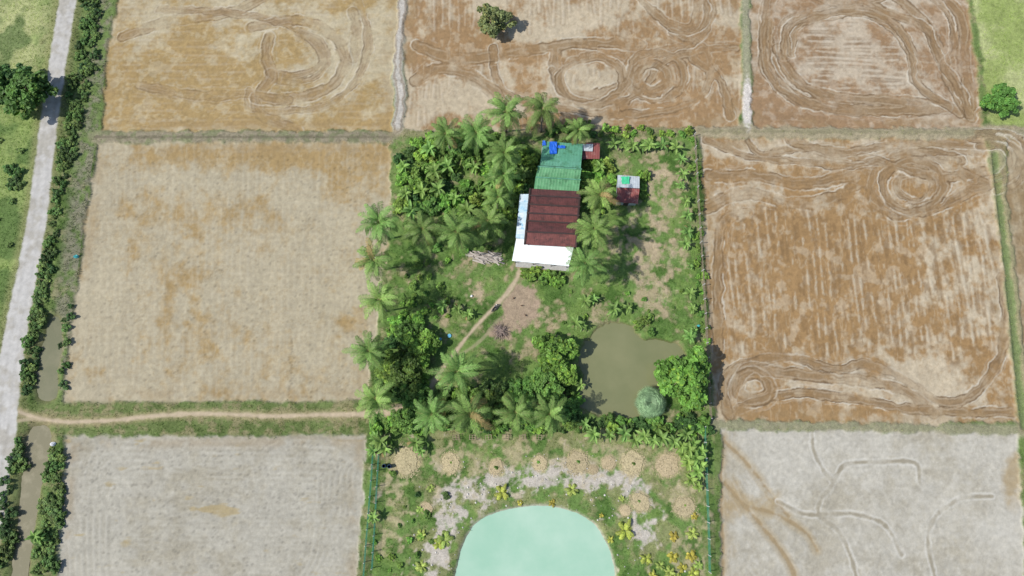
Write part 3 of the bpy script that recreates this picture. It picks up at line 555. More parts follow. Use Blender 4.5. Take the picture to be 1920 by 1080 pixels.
def banana(name,seed,nl=8,col=(.20,.33,.08)):
    r=random.Random(seed); Vv=[];F=[];T=[]
    def qd(a,b,c,d,t):
        i=len(Vv); Vv.extend([tuple(a),tuple(b),tuple(c),tuple(d)]); F.append((i,i+1,i+2,i+3)); T.extend([t]*4)
    for k in range(nl):
        az=k*2.4+r.uniform(-.3,.3); f=k/nl; e=math.radians(72-50*f); L=r.uniform(1.5,2.1); p=Vector((0,0,1.5)); n=9; t0=np.array(col)*r.uniform(.75,1.2)*(1.1-.2*f)
        if f>.8 and r.random()<.5: t0=np.array([.28,.22,.09])
        prev=None
        for i in range(n+1):
            dv=Vector((math.cos(e)*math.cos(az),math.cos(e)*math.sin(az),math.sin(e))); s=Vector((-math.sin(az),math.cos(az),0)); u=i/n
            w=.27*math.sin(math.pi*min(1,max(0,(u-.12)/.88))**.7)+.02; up=s.cross(dv)*-1
            if up.z<0: up=-up
            cur=(p.copy(),p+s*w+up*w*.35,p-s*w+up*w*.35)
            if prev:
                tt=tuple(t0*r.uniform(.85,1.2)); qd(prev[0],cur[0],cur[1],prev[1],tt); qd(prev[0],prev[2],cur[2],cur[0],tuple(np.array(tt)*.92))
            prev=cur; p=p+dv*(L/n); e-=math.radians(9+4*f)
    for k in range(6):
        a=k*math.pi/3; b=(k+1)*math.pi/3
        qd((.13*math.cos(a),.13*math.sin(a),0),(.13*math.cos(b),.13*math.sin(b),0),(.03*math.cos(b),.03*math.sin(b),1.6),(.03*math.cos(a),.03*math.sin(a),1.6),(.2,.22,.09))
    return npmesh(name,np.array(Vv),np.array(F),np.array(T))
BAN=[banana('banana_mesh',s,n) for s,n in ((1,8),(2,7),(3,9))]; BAN+=[banana('banana_mesh',9,8,(.26,.40,.09))]
def ban(u,v,s,k=None,label='banana plant with broad arching leaves'):
    p=W(u,v,1.5*s); z=hz(p.x,p.y); o=add('banana_plant',BAN[random.randrange(3) if k is None else k],M_palm,loc=(p.x,p.y,z),label=label,cat='banana plant',group='banana plants in the yard'); o.rotation_euler=(0,0,random.uniform(0,6.28)); o.scale=(s,s,s)
for u,v,s in [(1150,272,.9),(1168,275,.7),(1185,275,1),(1203,277,.7),(1216,274,1),(1240,274,.95),(1266,278,.9),(1276,300,.8),(1278,328,.9),(1276,350,.7),(1284,378,.8),(1288,404,.8),(1288,436,.9),(1284,458,.8),(1293,500,.5),(1292,550,.8),(1297,580,.7),(1292,632,.95),(1300,620,.6),
 (1096,565,.9),(1112,560,.7),(1150,580,1),(1176,578,.7),(1078,606,1),(1090,612,.7),(1088,722,.7),(830,572,.8),(858,580,.7),(878,590,.7),
 (1112,814,1.0),(1142,815,.8),(1170,812,1.0),(1190,826,.9),(1206,818,1.0),(1224,826,.9),(1240,822,1.1),(1262,828,1.0),(1285,815,.9),(1095,795,.8),(714,828,1.1),(722,842,.9),(706,820,.8),(780,830,1.0),(790,845,.7),(700,845,.8),(68,1005,.9),(78,1010,.7),(700,970,.8)]: ban(u,v,s)
scat([(750,268),(950,268),(985,320),(950,400),(750,398)],20,26,.85,1.2,[3,0,1,2],fn=ban)
scat([(1095,310),(1145,312),(1140,390),(1095,390)],5,18,.8,1.0,[3,0],fn=ban)
for u,v,s in [(1290,842,1.05),(1304,858,1.1),(1288,868,1),(1306,884,1.05),(1294,900,.9),(1280,852,.9),(1300,830,.9),(1312,872,.9),(1276,836,.9),(1314,846,.9),(1308,912,.7)]: ban(u,v,s,3,'pale green banana plant in a dense clump')
YP=[frondset('young_palm_mesh',13,1.6,s,c,(70,0),.36,True,0,24,.045) for s,c in ((41,(.42,.45,.08)),(42,(.31,.40,.09)),(43,(.50,.43,.07)))]
for u,v,s,k in [(941,924,1.1,0),(1072,918,.95,1),(1036,943,.55,2),(975,943,.45,2),(1172,995,1.35,0),(833,1012,1.3,1),(822,1020,.8,0),(1263,1006,.75,2),(1262,1044,.85,2),(1296,1042,.85,2),(1212,1048,.85,0),(790,1003,.8,1),(790,1062,.9,1),(1298,1000,.9,1),(1255,1073,.85,1),(1302,968,.55,2),(788,955,.6,1),(1300,1075,.9,0),(1166,935,.5,1),(1128,967,.35,2),(1145,1012,.5,0),(1310,1060,.7,1),(808,915,.6,1),(1238,1060,.7,1),(1280,1065,.7,2),(1270,1085,.8,0),(1225,1080,.7,0)]:
    p=W(u,v,.4); o=add('young_palm',YP[k],M_palm,loc=(p.x,p.y,hz(p.x,p.y)+.05),label=('young palm with yellow fronds' if k!=1 else 'young palm with light green fronds')+' in the sandy garden',cat='young palm',group='young palms around the milky pond'); o.scale=(s,s,s); o.rotation_euler=(0,0,random.uniform(0,6))
def fanmesh():
    Vv=[];F=[];T=[]; r=random.Random(4)
    for k in range(42):
        az=k*2.4; f=(k+.5)/42; e=math.radians(86-88*f); L=.8+.8*f; d=Vector((math.cos(e)*math.cos(az),math.cos(e)*math.sin(az),math.sin(e))); c=d*L; s=Vector((-math.sin(az),math.cos(az),0)); up=s.cross(d)
        t0=np.array([.26,.38,.19])*r.uniform(.65,1.15)
        i=len(Vv); Vv+= [tuple(-s*.03),tuple(s*.03),tuple(c+s*.03),tuple(c-s*.03)]; F.append((i,i+1,i+2,i+3)); T+=[(.26,.3,.14)]*4
        out=Vector((d.x,d.y,0))
        if out.length<.2: out=Vector((math.cos(az),math.sin(az),0))
        out.normalize(); d2=(out*.9+d*.5).normalized()
        for j in range(19):
            a=(j-9)/9*2.0; dr=d2*math.cos(a)+s*math.sin(a); tip=c+dr*1.25-Vector((0,0,.3)); pr=(d2*-math.sin(a)+s*math.cos(a))*.08; m_=c+dr*.75+Vector((0,0,.05))
            i=len(Vv); Vv+=[tuple(c),tuple(m_+pr),tuple(tip),tuple(m_-pr)]; F.append((i,i+1,i+2,i+3)); T+=[tuple(t0*r.uniform(.75,1.2))]*4
    return npmesh('fan_crown_mesh',np.array(Vv),np.array(F),np.array(T))
p=W(1222,754,3); e=add('fan_palm',None,loc=(p.x,p.y,hz(p.x,p.y)-.2),label='silvery green fan palm beside the pond',cat='palm tree'); m=MB(); m.tube([(0,0,-.6),(0,0,1.5),(0,0,3.2)],[.35,.28,.2],9); add('trunk',m.mesh('fan_trunk_mesh'),M_bark,parent=e); o=add('crown',fanmesh(),M_palm,parent=e,loc=(0,0,3.1)); o.scale=(1.08,)*3
# ------------------------------------------------------------ grass (uncountable ground cover)
def grassmesh(name,N,seed,lab):
    r=np.random.default_rng(seed); Gm=np.clip(G,0,1)
    j=r.integers(4,ny-4,N*4); i=r.integers(4,nx-4,N*4); vis=(np.abs(GX[j,i])<108)&(GY[j,i]>-30)&(GY[j,i]<90)
    kp=(r.random(N*4)<Gm[j,i]**1.3*sst(.3,.6,n_mid[j,i]*.5+n_sm[j,i]*.5+.1))&vis&(roadm[j,i]<.05)&(pathm[j,i]<.1); j=j[kp][:N]; i=i[kp][:N]; n=len(j)
    x=GX[j,i]+r.uniform(-.09,.09,n); y=GY[j,i]+r.uniform(-.09,.09,n); z=HGT[j,i]-.02; c=C[j,i]; 
    tall=.08+.22*r.random(n)**2+.3*VG[j,i]*r.random(n)
    nb=4; X=np.repeat(x,nb);Y=np.repeat(y,nb);Z=np.repeat(z,nb);Hh=np.repeat(tall,nb)*r.uniform(.6,1.2,n*nb); a=r.uniform(0,6.28,n*nb); w=.045; ln=r.uniform(.5,1.4,n*nb)*Hh
    ox=r.normal(0,.09,n*nb); oy=r.normal(0,.09,n*nb); X+=ox;Y+=oy
    v0=np.stack([X-w*np.sin(a),Y+w*np.cos(a),Z],1); v1=np.stack([X+w*np.sin(a),Y-w*np.cos(a),Z],1); v2=np.stack([X+ln*np.cos(a),Y+ln*np.sin(a),Z+Hh],1)
    vv=np.stack([v0,v1,v2],1).reshape(-1,3); t=np.repeat(c,nb,axis=0)*np.array([1.25,1.4,1.05])*r.uniform(.8,1.55,n*nb)[:,None]
    me=npmesh(name,vv,np.arange(len(vv)).reshape(-1,3),np.repeat(t,3,axis=0)); add(name,me,M_grass,kind='stuff',label=lab)
grassmesh('grass',80000,5,'patchy green and dry grass on banks and yard')
# ------------------------------------------------------------ buildings
def panel(name,a,b,c,d,mat,parent,base,mode='rib',pitch=.45,amp=.018,label=None,thick=.03):
    a,b,c,d=[Vector(p) for p in (a,b,c,d)]; lu=(b-a).length; lv=(d-a).length; n=(b-a).cross(d-a).normalized()
    if n.z<0: n=-n
    if mode=='rib': nu=max(2,int(lu/pitch)*4); nv=1
    else: nu=max(2,int(lu/.3)*2); nv=max(2,int(lv/.32))*2
    V_=[];F_=[]
    for j in range(nv+1):
        for i in range(nu+1):
            s=i/nu; t=j/nv
            if mode=='tile': t=min(1,(j//2)/(nv/2)+(0.0 if j%2==0 else (1.96/nv)))
            p=(a*(1-s)+b*s)*(1-t)+(d*(1-s)+c*s)*t
            if mode=='rib': h=amp*(1 if i%4==0 else 0)
            else: h=(.0 if j%2==0 else .045)+(.018 if i%2 else 0)+random.uniform(-.008,.008)
            V_.append(p+n*h-Vector(base))
    for j in range(nv):
        for i in range(nu): q=j*(nu+1)+i; F_.append((q,q+1,q+nu+2,q+nu+1))
    me=bpy.data.meshes.new(name); me.from_pydata([tuple(v) for v in V_],[],F_); me.update(); o=add(name,me,mat,parent=parent,label=label)
    sm_=o.modifiers.new('thickness','SOLIDIFY'); sm_.thickness=thick; sm_.offset=-1; return o
def sheetmat(name,c1,c2,rough=.45,rust=None,sc=1.0,rot=0,thr=.6,mort=.72,amp=.18):
    m,nt,b,o=newmat(name); tc=nt.nodes.new('ShaderNodeTexCoord'); mp=nt.nodes.new('ShaderNodeMapping'); mp.inputs['Rotation'].default_value=(0,0,rot); nt.links.new(tc.outputs['Object'],mp.inputs[0])
    br=nt.nodes.new('ShaderNodeTexBrick'); br.inputs['Scale'].default_value=sc; br.inputs['Color1'].default_value=(*c1,1); br.inputs['Color2'].default_value=(*c2,1); br.inputs['Mortar'].default_value=(*[x*mort for x in c1],1); br.inputs['Mortar Size'].default_value=.012; br.inputs['Brick Width'].default_value=.9; br.inputs['Row Height'].default_value=2.4; br.inputs['Bias'].default_value=0
    nt.links.new(mp.outputs[0],br.inputs[0]); n=noise_node(nt,1.3,8,.7); c=mulnode(nt,br.outputs[0],n.outputs[0],1-amp,1+amp)
    if rust is not None:
        n2=noise_node(nt,.8,8,.75); mr=nt.nodes.new('ShaderNodeMapRange'); mr.inputs[1].default_value=thr-.06; mr.inputs[2].default_value=thr+.06; nt.links.new(n2.outputs[0],mr.inputs[0]); mx=nt.nodes.new('ShaderNodeMix'); mx.data_type='RGBA'; nt.links.new(mr.outputs[0],mx.inputs[0]); nt.links.new(c,mx.inputs[6]); mx.inputs[7].default_value=(*rust,1); c=mx.outputs[2]
    nt.links.new(c,b.inputs['Base Color']); b.inputs['Roughness'].default_value=rough; return m
M_green=sheetmat('green_metal_sheet',alb(116,182,128),alb(96,164,110),.5,alb(78,134,88),1,0,.58)
M_greenb=sheetmat('faded_green_metal_sheet',alb(118,184,154),alb(100,172,136),.5,alb(84,142,104),1,0,.58)
M_tile=sheetmat('maroon_clay_tile',alb(146,88,82),alb(134,80,76),.85,alb(104,68,66),1.4,0,.56,.95,.28)
M_tiled=sheetmat('dark_maroon_clay_tile',alb(118,70,68),alb(110,64,62),.85,alb(88,58,56),1.4,0,.56,.95,.28)
M_white=plain('white_metal_sheet',(.76,.80,.79),.4,0,.04,.6)
M_blue=sheetmat('pale_blue_sheet',alb(200,232,248),alb(232,242,248),.4,alb(130,196,232),1.2,0,.58,.9)
M_rust=sheetmat('rusty_red_sheet',alb(160,84,76),alb(134,70,66),.6,alb(184,140,128),1,0,.6)
M_grey=sheetmat('grey_zinc_sheet',alb(216,224,226),alb(196,204,208),.4,alb(168,150,140),1,0,.62)
M_tarp=plain('blue_tarpaulin',alb(44,114,232),.45,0,.2,2); M_gpatch=plain('bright_green_sheet',alb(84,220,160),.45,0,.15,2)
M_wall=plain('plank_wall',(.26,.20,.14),.85,0,.25,3); M_conc=plain('grey_concrete',(.36,.35,.33),.9,0,.15,3); M_dark=plain('dark_timber',(.05,.032,.03),.8,0,.2,3); M_glass=plain('dark_window',(.03,.04,.045),.2); M_zwall=plain('metal_wall',(.34,.38,.38),.6,0,.2,2)
def boxo(name,c,sz,mat,parent,base,rot=0,label=None):
    m=MB(); m.box(Vector(c)-Vector(base),sz,rot); return add(name,m.mesh(name),mat,parent=parent,label=label)
hb=W(1035,410,0); hb.z=.3; ROT=math.radians(-5)
house=add('farmhouse',None,loc=hb,label='farmhouse with dark red tile roof, green metal extension and white awning',cat='house')
def rl(y): return (996-(y-354)*.1)
def rr_(y): return (1086-(y-354)*.075)
rows=[(354,4.5),(366,6.0),(383,4.4),(399,6.1),(414,4.4),(434,6.2),(458,4.1)]
for ri,((y0,z0),(y1,z1)) in enumerate(zip(rows[:-1],rows[1:])):
    A=W(rl(y0),y0,z0);B=W(rr_(y0),y0+5,z0);Cc=W(rr_(y1),y1+5,z1);Dd=W(rl(y1),y1,z1)
    if z1>z0: A,B,Cc,Dd=Dd,Cc,B,A
    panel('tile_roof',A,B,Cc,Dd,M_tiled if ri in (0,1,4) else M_tile,house,hb,'tile')
for (y,z) in (rows[1],rows[3],rows[5]):
    m=MB(); m.tube([W(rl(y)-4,y,z+.12)-hb,W(rr_(y)+4,y+5,z+.12)-hb],.14,8); add('roof_ridge',m.mesh('roof_ridge'),M_dark,parent=house)
for (y,z) in (rows[2],rows[4]):
    m=MB(); a=W(rl(y)-4,y,z+.08)-hb; b=W(rr_(y)+4,y+5,z+.08)-hb; m.tube([a,b],.24,6); add('roof_gutter',m.mesh('roof_gutter'),M_dark,parent=house)
for side,fx in ((-1,rl),(1,rr_)):
    m=MB(); dy=0 if side<0 else 5
    for (y0,z0),(y1,z1) in zip(rows[:-1],rows[1:]):
        a=W(fx(y0),y0+dy,z0)-hb; b=W(fx(y1),y1+dy,z1)-hb; off=Vector((side*.16,0,.02)); m.tube([a+off,b+off],.19,6)
    add('barge_board',m.mesh('barge_board'),M_dark,parent=house)
for (y0,z0),(y1,z1),(y2,z2) in ((rows[0],rows[1],rows[2]),(rows[2],rows[3],rows[4]),(rows[4],rows[5],rows[6])):
    for fx,dy,s in ((rl,0,1),(rr_,5,-1)):
        m=MB(); q=[W(fx(y0),y0+dy,z0),W(fx(y1),y1+dy,z1),W(fx(y2),y2+dy,z2)]; o_=Vector((s*.55,0,-.12))
        ps=[p+o_-hb for p in q]; i=[m.vert(p) for p in ps]; m.f.append(i); add('gable_wall',m.mesh('gable_wall'),M_wall,parent=house)
mcn=(W(rl(406),406,4)+W(rr_(406),411,4))/2
boxo('wall',(mcn.x,mcn.y,3.0),(7.2,8.0,2.0),M_wall,house,hb,ROT)
boxo('floor',(mcn.x,mcn.y,1.9),(7.6,8.4,.16),M_dark,house,hb,ROT)
for ix in (-3.3,0,3.3):
    for iy in (-3.7,0,3.7):
        x=mcn.x+ix*math.cos(ROT)-iy*math.sin(ROT); y=mcn.y+ix*math.sin(ROT)+iy*math.cos(ROT); boxo('post',(x,y,1.05),(.28,.28,1.54),M_conc,house,hb,ROT)
for ix,iy,sx,sy in ((3.62,-2,.06,1.0),(3.62,1,.06,1.0),(-3.62,2,.06,1.0),(-3.62,-1,.06,1.0),(-2,-4.02,1,.06),(2,-4.02,1,.06)):
    x=mcn.x+ix*math.cos(ROT)-iy*math.sin(ROT); y=mcn.y+ix*math.sin(ROT)+iy*math.cos(ROT); boxo('window',(x,y,3.2),(sx,sy,1.1),M_glass,house,hb,ROT)
x=mcn.x+4.02*math.sin(ROT); y=mcn.y-4.02*math.cos(ROT); boxo('door',(x,y,3.0),(.95,.07,1.9),M_dark,house,hb,ROT)
gl_=lambda y:1019-(y-266)*.175; gr_=lambda y:1093-(y-266)*.09
panel('metal_roof',W(gl_(311)+1,310,4.05),W(gr_(311),315,4.05),W(gr_(266),270,3.0),W(gl_(266),265,3.0),M_greenb,house,hb,pitch=.5,label='faded green corrugated roof slope')
panel('metal_roof',W(gl_(311)-2,313,4.4),W(gr_(311)+1,318,4.4),W(gr_(332),336,3.8),W(gl_(332)-3,331,3.8),M_green,house,hb,pitch=.5)
panel('metal_roof',W(gl_(334)-3,332,4.2),W(gr_(334)+1,337,4.2),W(gr_(357),361,3.7),W(gl_(357)-2,355,3.7),M_green,house,hb,pitch=.5)
for y,z in ((312,4.47),(332,4.27)):
    m=MB(); m.tube([W(gl_(y)-3,y,z)-hb,W(gr_(y)+2,y+5,z)-hb],.13,7); add('roof_ridge',m.mesh('roof_ridge'),M_greenb,parent=house)
c=W(1046,312,3.5); boxo('wall',(c.x,c.y,1.55),(6.3,7.4,2.7),M_zwall,house,hb,ROT,'grey metal extension wall')
panel('awning',W(968,447,3.5),W(1077,458,3.5),W(1067,499,2.9),W(960,489,2.9),M_white,house,hb,pitch=.6,amp=.006,label='bright white metal awning')
for u,v in ((966,486),(1000,490),(1034,493),(1064,496)):
    p=W(u,v,2.85); boxo('post',(p.x,p.y,1.5),(.12,.12,2.5),M_conc,house,hb)
c=W(1018,484,0); boxo('floor',(c.x,c.y,.33),(9.6,4.2,.1),M_conc,house,hb,ROT,'concrete veranda floor')
panel('awning',W(993,364,3.95),W(985,449,3.95),W(967,446,3.6),W(975,364,3.6),M_blue,house,hb,pitch=.5,amp=.01,label='pale blue translucent lean-to sheeting')
for u,v in ((976,368),(972,405),(968,443)):
    p=W(u,v,3.4); boxo('post',(p.x,p.y,1.8),(.12,.12,3.0),M_wood,house,hb)
panel('metal_roof',W(1093,268,2.8),W(1125,268,2.8),W(1124,298,2.4),W(1091,298,2.4),M_rust,house,hb,pitch=.4,label='rusty red and grey annex roof')
panel('metal_roof',W(1093,270,2.98),W(1112,270,2.95),W(1111,284,2.8),W(1092,283,2.8),M_grey,house,hb,pitch=.4,label='grey patched annex roof sheet')
c=W(1108,283,2.3); boxo('wall',(c.x,c.y,1.2),(2.7,2.3,2.1),M_zwall,house,hb,ROT)
def tarp(u0,v0,u1,v1,z,name='tarpaulin',mat=None,lab='crumpled blue tarpaulin laid on the green roof'):
    a=W(u0,v0,z);b=W(u1,v1,z); n=7; V_=[];F_=[]
    for j in range(n):
        for i in range(n):
            x=a.x+(b.x-a.x)*i/(n-1)+random.uniform(-.07,.07); y=a.y+(b.y-a.y)*j/(n-1)+random.uniform(-.07,.07); V_.append((x-a.x,y-a.y,random.uniform(0,.1)))
    for j in range(n-1):
        for i in range(n-1): q=j*n+i; F_.append((q,q+1,q+n+1,q+n))
    me=bpy.data.meshes.new(name); me.from_pydata(V_,[],F_); me.update(); return add(name,me,mat or M_tarp,loc=a,label=lab,cat='tarpaulin')
tarp(1030,266,1044,289,3.64); tarp(1017,264,1023,273,3.32); tarp(1045,273,1060,278,3.45,lab='teal sheet laid on the green roof',mat=M_tarp)
sb=W(1177,356,0); sb.z=.3; shed=add('tin_shed',None,loc=sb,label='small tin shed with grey and rusty red roof',cat='shed')
panel('metal_roof',W(1157,351,3.0),W(1199,353,3.0),W(1199,331,2.5),W(1158,328,2.5),M_grey,shed,sb,pitch=.4,label='grey zinc roof slope')
panel('metal_roof',W(1157,352,3.0),W(1199,354,3.0),W(1196,382,2.4),W(1155,379,2.4),M_rust,shed,sb,pitch=.4,label='rusty dark red roof slope')
c=W(1177,356,2.4); boxo('wall',(c.x,c.y,1.3),(3.5,4.4,2.1),M_zwall,shed,sb,-.04); boxo('door',(c.x-.2,c.y-2.25,1.2),(.9,.06,1.8),M_dark,shed,sb,-.04)
tarp(1165,331,1180,345,2.92,'roof_sheet',M_gpatch,'bright green plastic sheet on the shed roof')['category']='sheet'
# ------------------------------------------------------------ fences
M_net=plain('green_fence_net',(.05,.22,.14),.7,0,.2,2); M_post=plain('concrete_fence_post',(.42,.42,.40),.9)
def fence(pts,lab,netmat,step=2.6,H=1.5):
    wp=[W(*p) for p in smooth_pts(pts,6)]; L=[0]
    for a,b in zip(wp[:-1],wp[1:]): L.append(L[-1]+(b-a).length)
    def at(s):
        for i in range(len(wp)-1):
            if L[i+1]>=s: return wp[i].lerp(wp[i+1],(s-L[i])/max(1e-6,L[i+1]-L[i]))
        return wp[-1]
    b0=wp[0].copy(); b0.z=hz(b0.x,b0.y); e=add('fence',None,loc=b0,label=lab,cat='fence'); m=MB(); m.box((0,0,H/2),(.12,.12,H+.1)); pm=m.mesh('fence_post_mesh'); n=int(L[-1]/step)
    mm=MB(); prev=None
    for k in range(n+1):
        p=at(k*step); z=hz(p.x,p.y); add('post',pm,M_post,parent=e,loc=(p.x-b0.x,p.y-b0.y,z-b0.z)); q=Vector((p.x-b0.x,p.y-b0.y,z-b0.z))
        if prev is not None:
            for h in (.15,.4,.65,.9,1.15,1.4): mm.tube([prev+Vector((0,0,h)),q+Vector((0,0,h))],.018,4)
            for t in range(13):
                a=prev.lerp(q,t/13); mm.tube([a+Vector((0,0,.08)),a+Vector((0,0,1.42))],.016,4)
        prev=q
    add('net',mm.mesh('fence_net'),netmat,parent=e)
fence([(704,812),(698,900),(690,1000),(683,1090)],'green netting fence along the clay field edge',M_net)
fence([(712,852),(706,960),(700,1060),(698,1090)],'green netting fence inside the garden',M_net)
fence([(1300,256),(1308,400),(1318,560),(1326,700),(1330,790)],'wire fence on concrete posts beside the mud field',M_wood)
fence([(1318,800),(1322,900),(1326,1000),(1328,1090)],'green netting fence along the garden edge',M_net)
# ------------------------------------------------------------ straw mulch mounds
M_straw=tintmat('dry_straw',.9,.1,.12,.008)
def straw(seed):
    r=np.random.default_rng(seed); n=1100; a=r.uniform(0,6.28,n); rad=np.sqrt(r.random(n))*.82*(1+.08*np.sin(2*a+seed)+.06*np.sin(5*a+seed)); rad=np.where(r.random(n)<.16,rad*1.35,rad); x=rad*np.cos(a); y=rad*np.sin(a); z=.04+.12*np.clip(1-rad**2,0,1)*r.uniform(.7,1,n)
    th=r.uniform(0,6.28,n); l=r.uniform(.04,.09,n); w=.02; dx=np.cos(th)*l;dy=np.sin(th)*l; px=-np.sin(th)*w;py=np.cos(th)*w; dz=r.uniform(-.015,.015,n)
    vv=np.stack([np.stack([x-dx-px,y-dy-py,z-dz],1),np.stack([x+dx-px,y+dy-py,z+dz],1),np.stack([x+dx+px,y+dy+py,z+dz],1),np.stack([x-dx+px,y-dy+py,z-dz],1)],1).reshape(-1,3); t=alb(222,204,162)[None]*r.uniform(.75,1.2,n)[:,None]
    return npmesh('straw_mesh',vv,np.arange(4*n).reshape(-1,4),np.repeat(t,4,axis=0))
STM=[straw(s) for s in (1,2,3,4)]
for k,(u,v,r_) in enumerate(MOUND):
    p=W(u,v); o=add('straw_mound',STM[k%4],M_straw,loc=(p.x,p.y,hz(p.x,p.y)+.02),label='round straw mulch mound around a sapling',cat='straw mound',group='straw mulch mounds in the garden'); s=r_/10.8; o.scale=(s,s*random.uniform(.85,1.1),1.2); o.rotation_euler=(0,0,random.uniform(0,6))
    if r_>15 and k not in (0,7):
        o=add('sapling',SHR[0 if k%2 else 2],M_leaf,loc=(p.x+random.uniform(-.3,.3),p.y+random.uniform(-.2,.3),hz(p.x,p.y)+.05),label='small green sapling in a straw mound',cat='sapling',group='saplings in straw mounds'); s=random.uniform(.2,.36); o.scale=(s,s,s)
M_red=plain('weathered_frame_timber',(.30,.22,.16),.85,0,.2,3)
for k,u in enumerate((855,886,916,948,980,1010)):
    p=W(u,820,1.0); b=Vector((p.x,p.y,hz(p.x,p.y))); e=add('garden_frame',None,loc=b,label='low square timber garden frame on posts',cat='garden frame',group='timber frames in a row'); e.scale=(.75,.55,.7); e.rotation_euler=(0,0,random.uniform(-.2,.2))
    m=MB()
    for s in (-.7,.7): m.box((s,0,1.0),(.1,1.5,.08)); m.box((0,s,1.085),(1.5,.1,.08))
    m.box((0,0,1.0),(.08,1.3,.08)); m.box((0,0,1.085),(1.3,.08,.08)); add('top_frame',m.mesh('top_frame'),M_red,parent=e)
    for sx in (-.7,.7):
        for sy in (-.7,.7): m=MB(); m.box((sx,sy,.45),(.09,.09,1.0)); add('post',m.mesh('frame_post'),M_red,parent=e)
def pile(name,u,v,n,spread,L,col,lab,cat,flat=True,seed=1,rad=.04):
    r=random.Random(seed); p=W(u,v); b=Vector((p.x,p.y,hz(p.x,p.y))); m=MB()
    for k in range(n):
        a=(-.35+r.gauss(0,.25)) if flat else r.uniform(0,6.28); l=L*r.uniform(.5,1.1); t=tuple(np.array(col)*r.uniform(.6,1.4))
        if flat: m.box((r.uniform(-spread,spread),r.uniform(-spread*.5,spread*.5),.06+.5*k/n*r.random()+.002*k),(l,r.uniform(.14,.3),.04),a,t)
        else:
            c=Vector((r.gauss(0,.2),r.gauss(0,.2),0)); d=Vector((math.cos(a),math.sin(a),0)); h=r.uniform(.05,.7); kk=c+d*l*.5+Vector((r.uniform(-.1,.1),r.uniform(-.1,.1),h)); m.tube([c+Vector((0,0,.1+h*.5)),kk,c+d*l+Vector((r.uniform(-.2,.2),r.uniform(-.2,.2),.1))],[rad*1.3,rad,rad*.4],5,t)
    return add(name,m.mesh(name),M_pile,loc=b,label=lab,cat=cat)
M_pile=tintmat('mixed_timber',.85,0,.05,0)
pile('plank_pile',915,484,60,1.7,2.8,(.34,.30,.26),'heap of weathered grey planks beside the house','plank pile')
pile('plank_pile',888,478,22,.9,1.8,(.32,.28,.24),'heap of weathered grey planks beside the house','plank pile',seed=4)
pile('branch_pile',938,622,120,.5,1.9,(.26,.20,.17),'spiky heap of dry cut branches on bare soil','branch pile',False,2,.035)
# ------------------------------------------------------------ motorcycle
M_blk=plain('black_rubber',(.02,.02,.02),.6); M_bpaint=plain('dark_blue_paint',(.03,.035,.06),.3); M_steel=plain('steel',(.5,.5,.5),.35,.8); M_lens=plain('clear_lens',(.7,.7,.7),.2)
p=W(928,578); mb=Vector((p.x,p.y,hz(p.x,p.y)+.02)); mo=add('parked_motorcycle',None,loc=mb,label='dark motorcycle parked on the earth path',cat='motorcycle'); mo.rotation_euler=(0,0,math.radians(50))
for x in (-.62,.62):
    wv=add('wheel',None,parent=mo,loc=(x,0,.3)); m=MB()
    N=20; R_=.25; rings=[]
    for k in range(N):
        a=2*math.pi*k/N; c=Vector((R_*math.cos(a),0,R_*math.sin(a))); rings.append([m.vert(c+Vector((math.cos(a)*.05*math.cos(t),.05*math.sin(t),math.sin(a)*.05*math.cos(t)))) for t in [j*math.pi/4 for j in range(8)]])
    for k in range(N):
        for j in range(8): m.f.append([rings[k][j],rings[k][(j+1)%8],rings[(k+1)%N][(j+1)%8],rings[(k+1)%N][j]])
    add('tyre',m.mesh('tyre',smooth=True),M_blk,parent=wv); m=MB()
    for k in range(8): a=k*math.pi/4; m.tube([(0,0,0),(.21*math.cos(a),0,.21*math.sin(a))],.012,5)
    m.tube([(0,-.07,0),(0,.07,0)],.045,8); add('rim',m.mesh('rim'),M_steel,parent=wv)
m=MB(); m.tube([(-.55,0,.55),(-.3,0,.62),(0,0,.6),(.2,0,.68),(.38,0,.8)],[.09,.15,.13,.17,.07],8); m.tube([(-.1,0,.3),(.1,0,.35),(.2,0,.5)],[.14,.16,.08],8); m.tube([(-.62,.09,.3),(-.1,.06,.42)],.03,5); m.tube([(-.62,-.09,.3),(-.1,-.06,.42)],.03,5); m.tube([(-.7,0,.62),(-.95,0,.52)],[.09,.05],6); add('body',m.mesh('motorcycle_body',smooth=True),M_bpaint,parent=mo)
m=MB(); m.tube([(-.72,0,.72),(-.5,0,.8),(-.2,0,.78),(.02,0,.76)],[.07,.13,.13,.07],8); add('seat',m.mesh('seat',smooth=True),M_blk,parent=mo)
m=MB(); m.tube([(.62,.08,.3),(.42,.07,.85)],.03,6); m.tube([(.62,-.08,.3),(.42,-.07,.85)],.03,6); add('fork',m.mesh('fork'),M_steel,parent=mo)
m=MB(); m.tube([(.25,-.36,.98),(.38,-.15,1.0),(.4,0,.95),(.38,.15,1.0),(.25,.36,.98)],.022,6); add('handlebar',m.mesh('handlebar'),M_blk,parent=mo)
m=MB(); m.tube([(.42,0,.85),(.5,0,.86),(.58,0,.85)],[.05,.09,.08],8); add('headlight',m.mesh('headlight'),M_lens,parent=mo)
M_feather=plain('brown_feathers',(.10,.05,.03),.8)
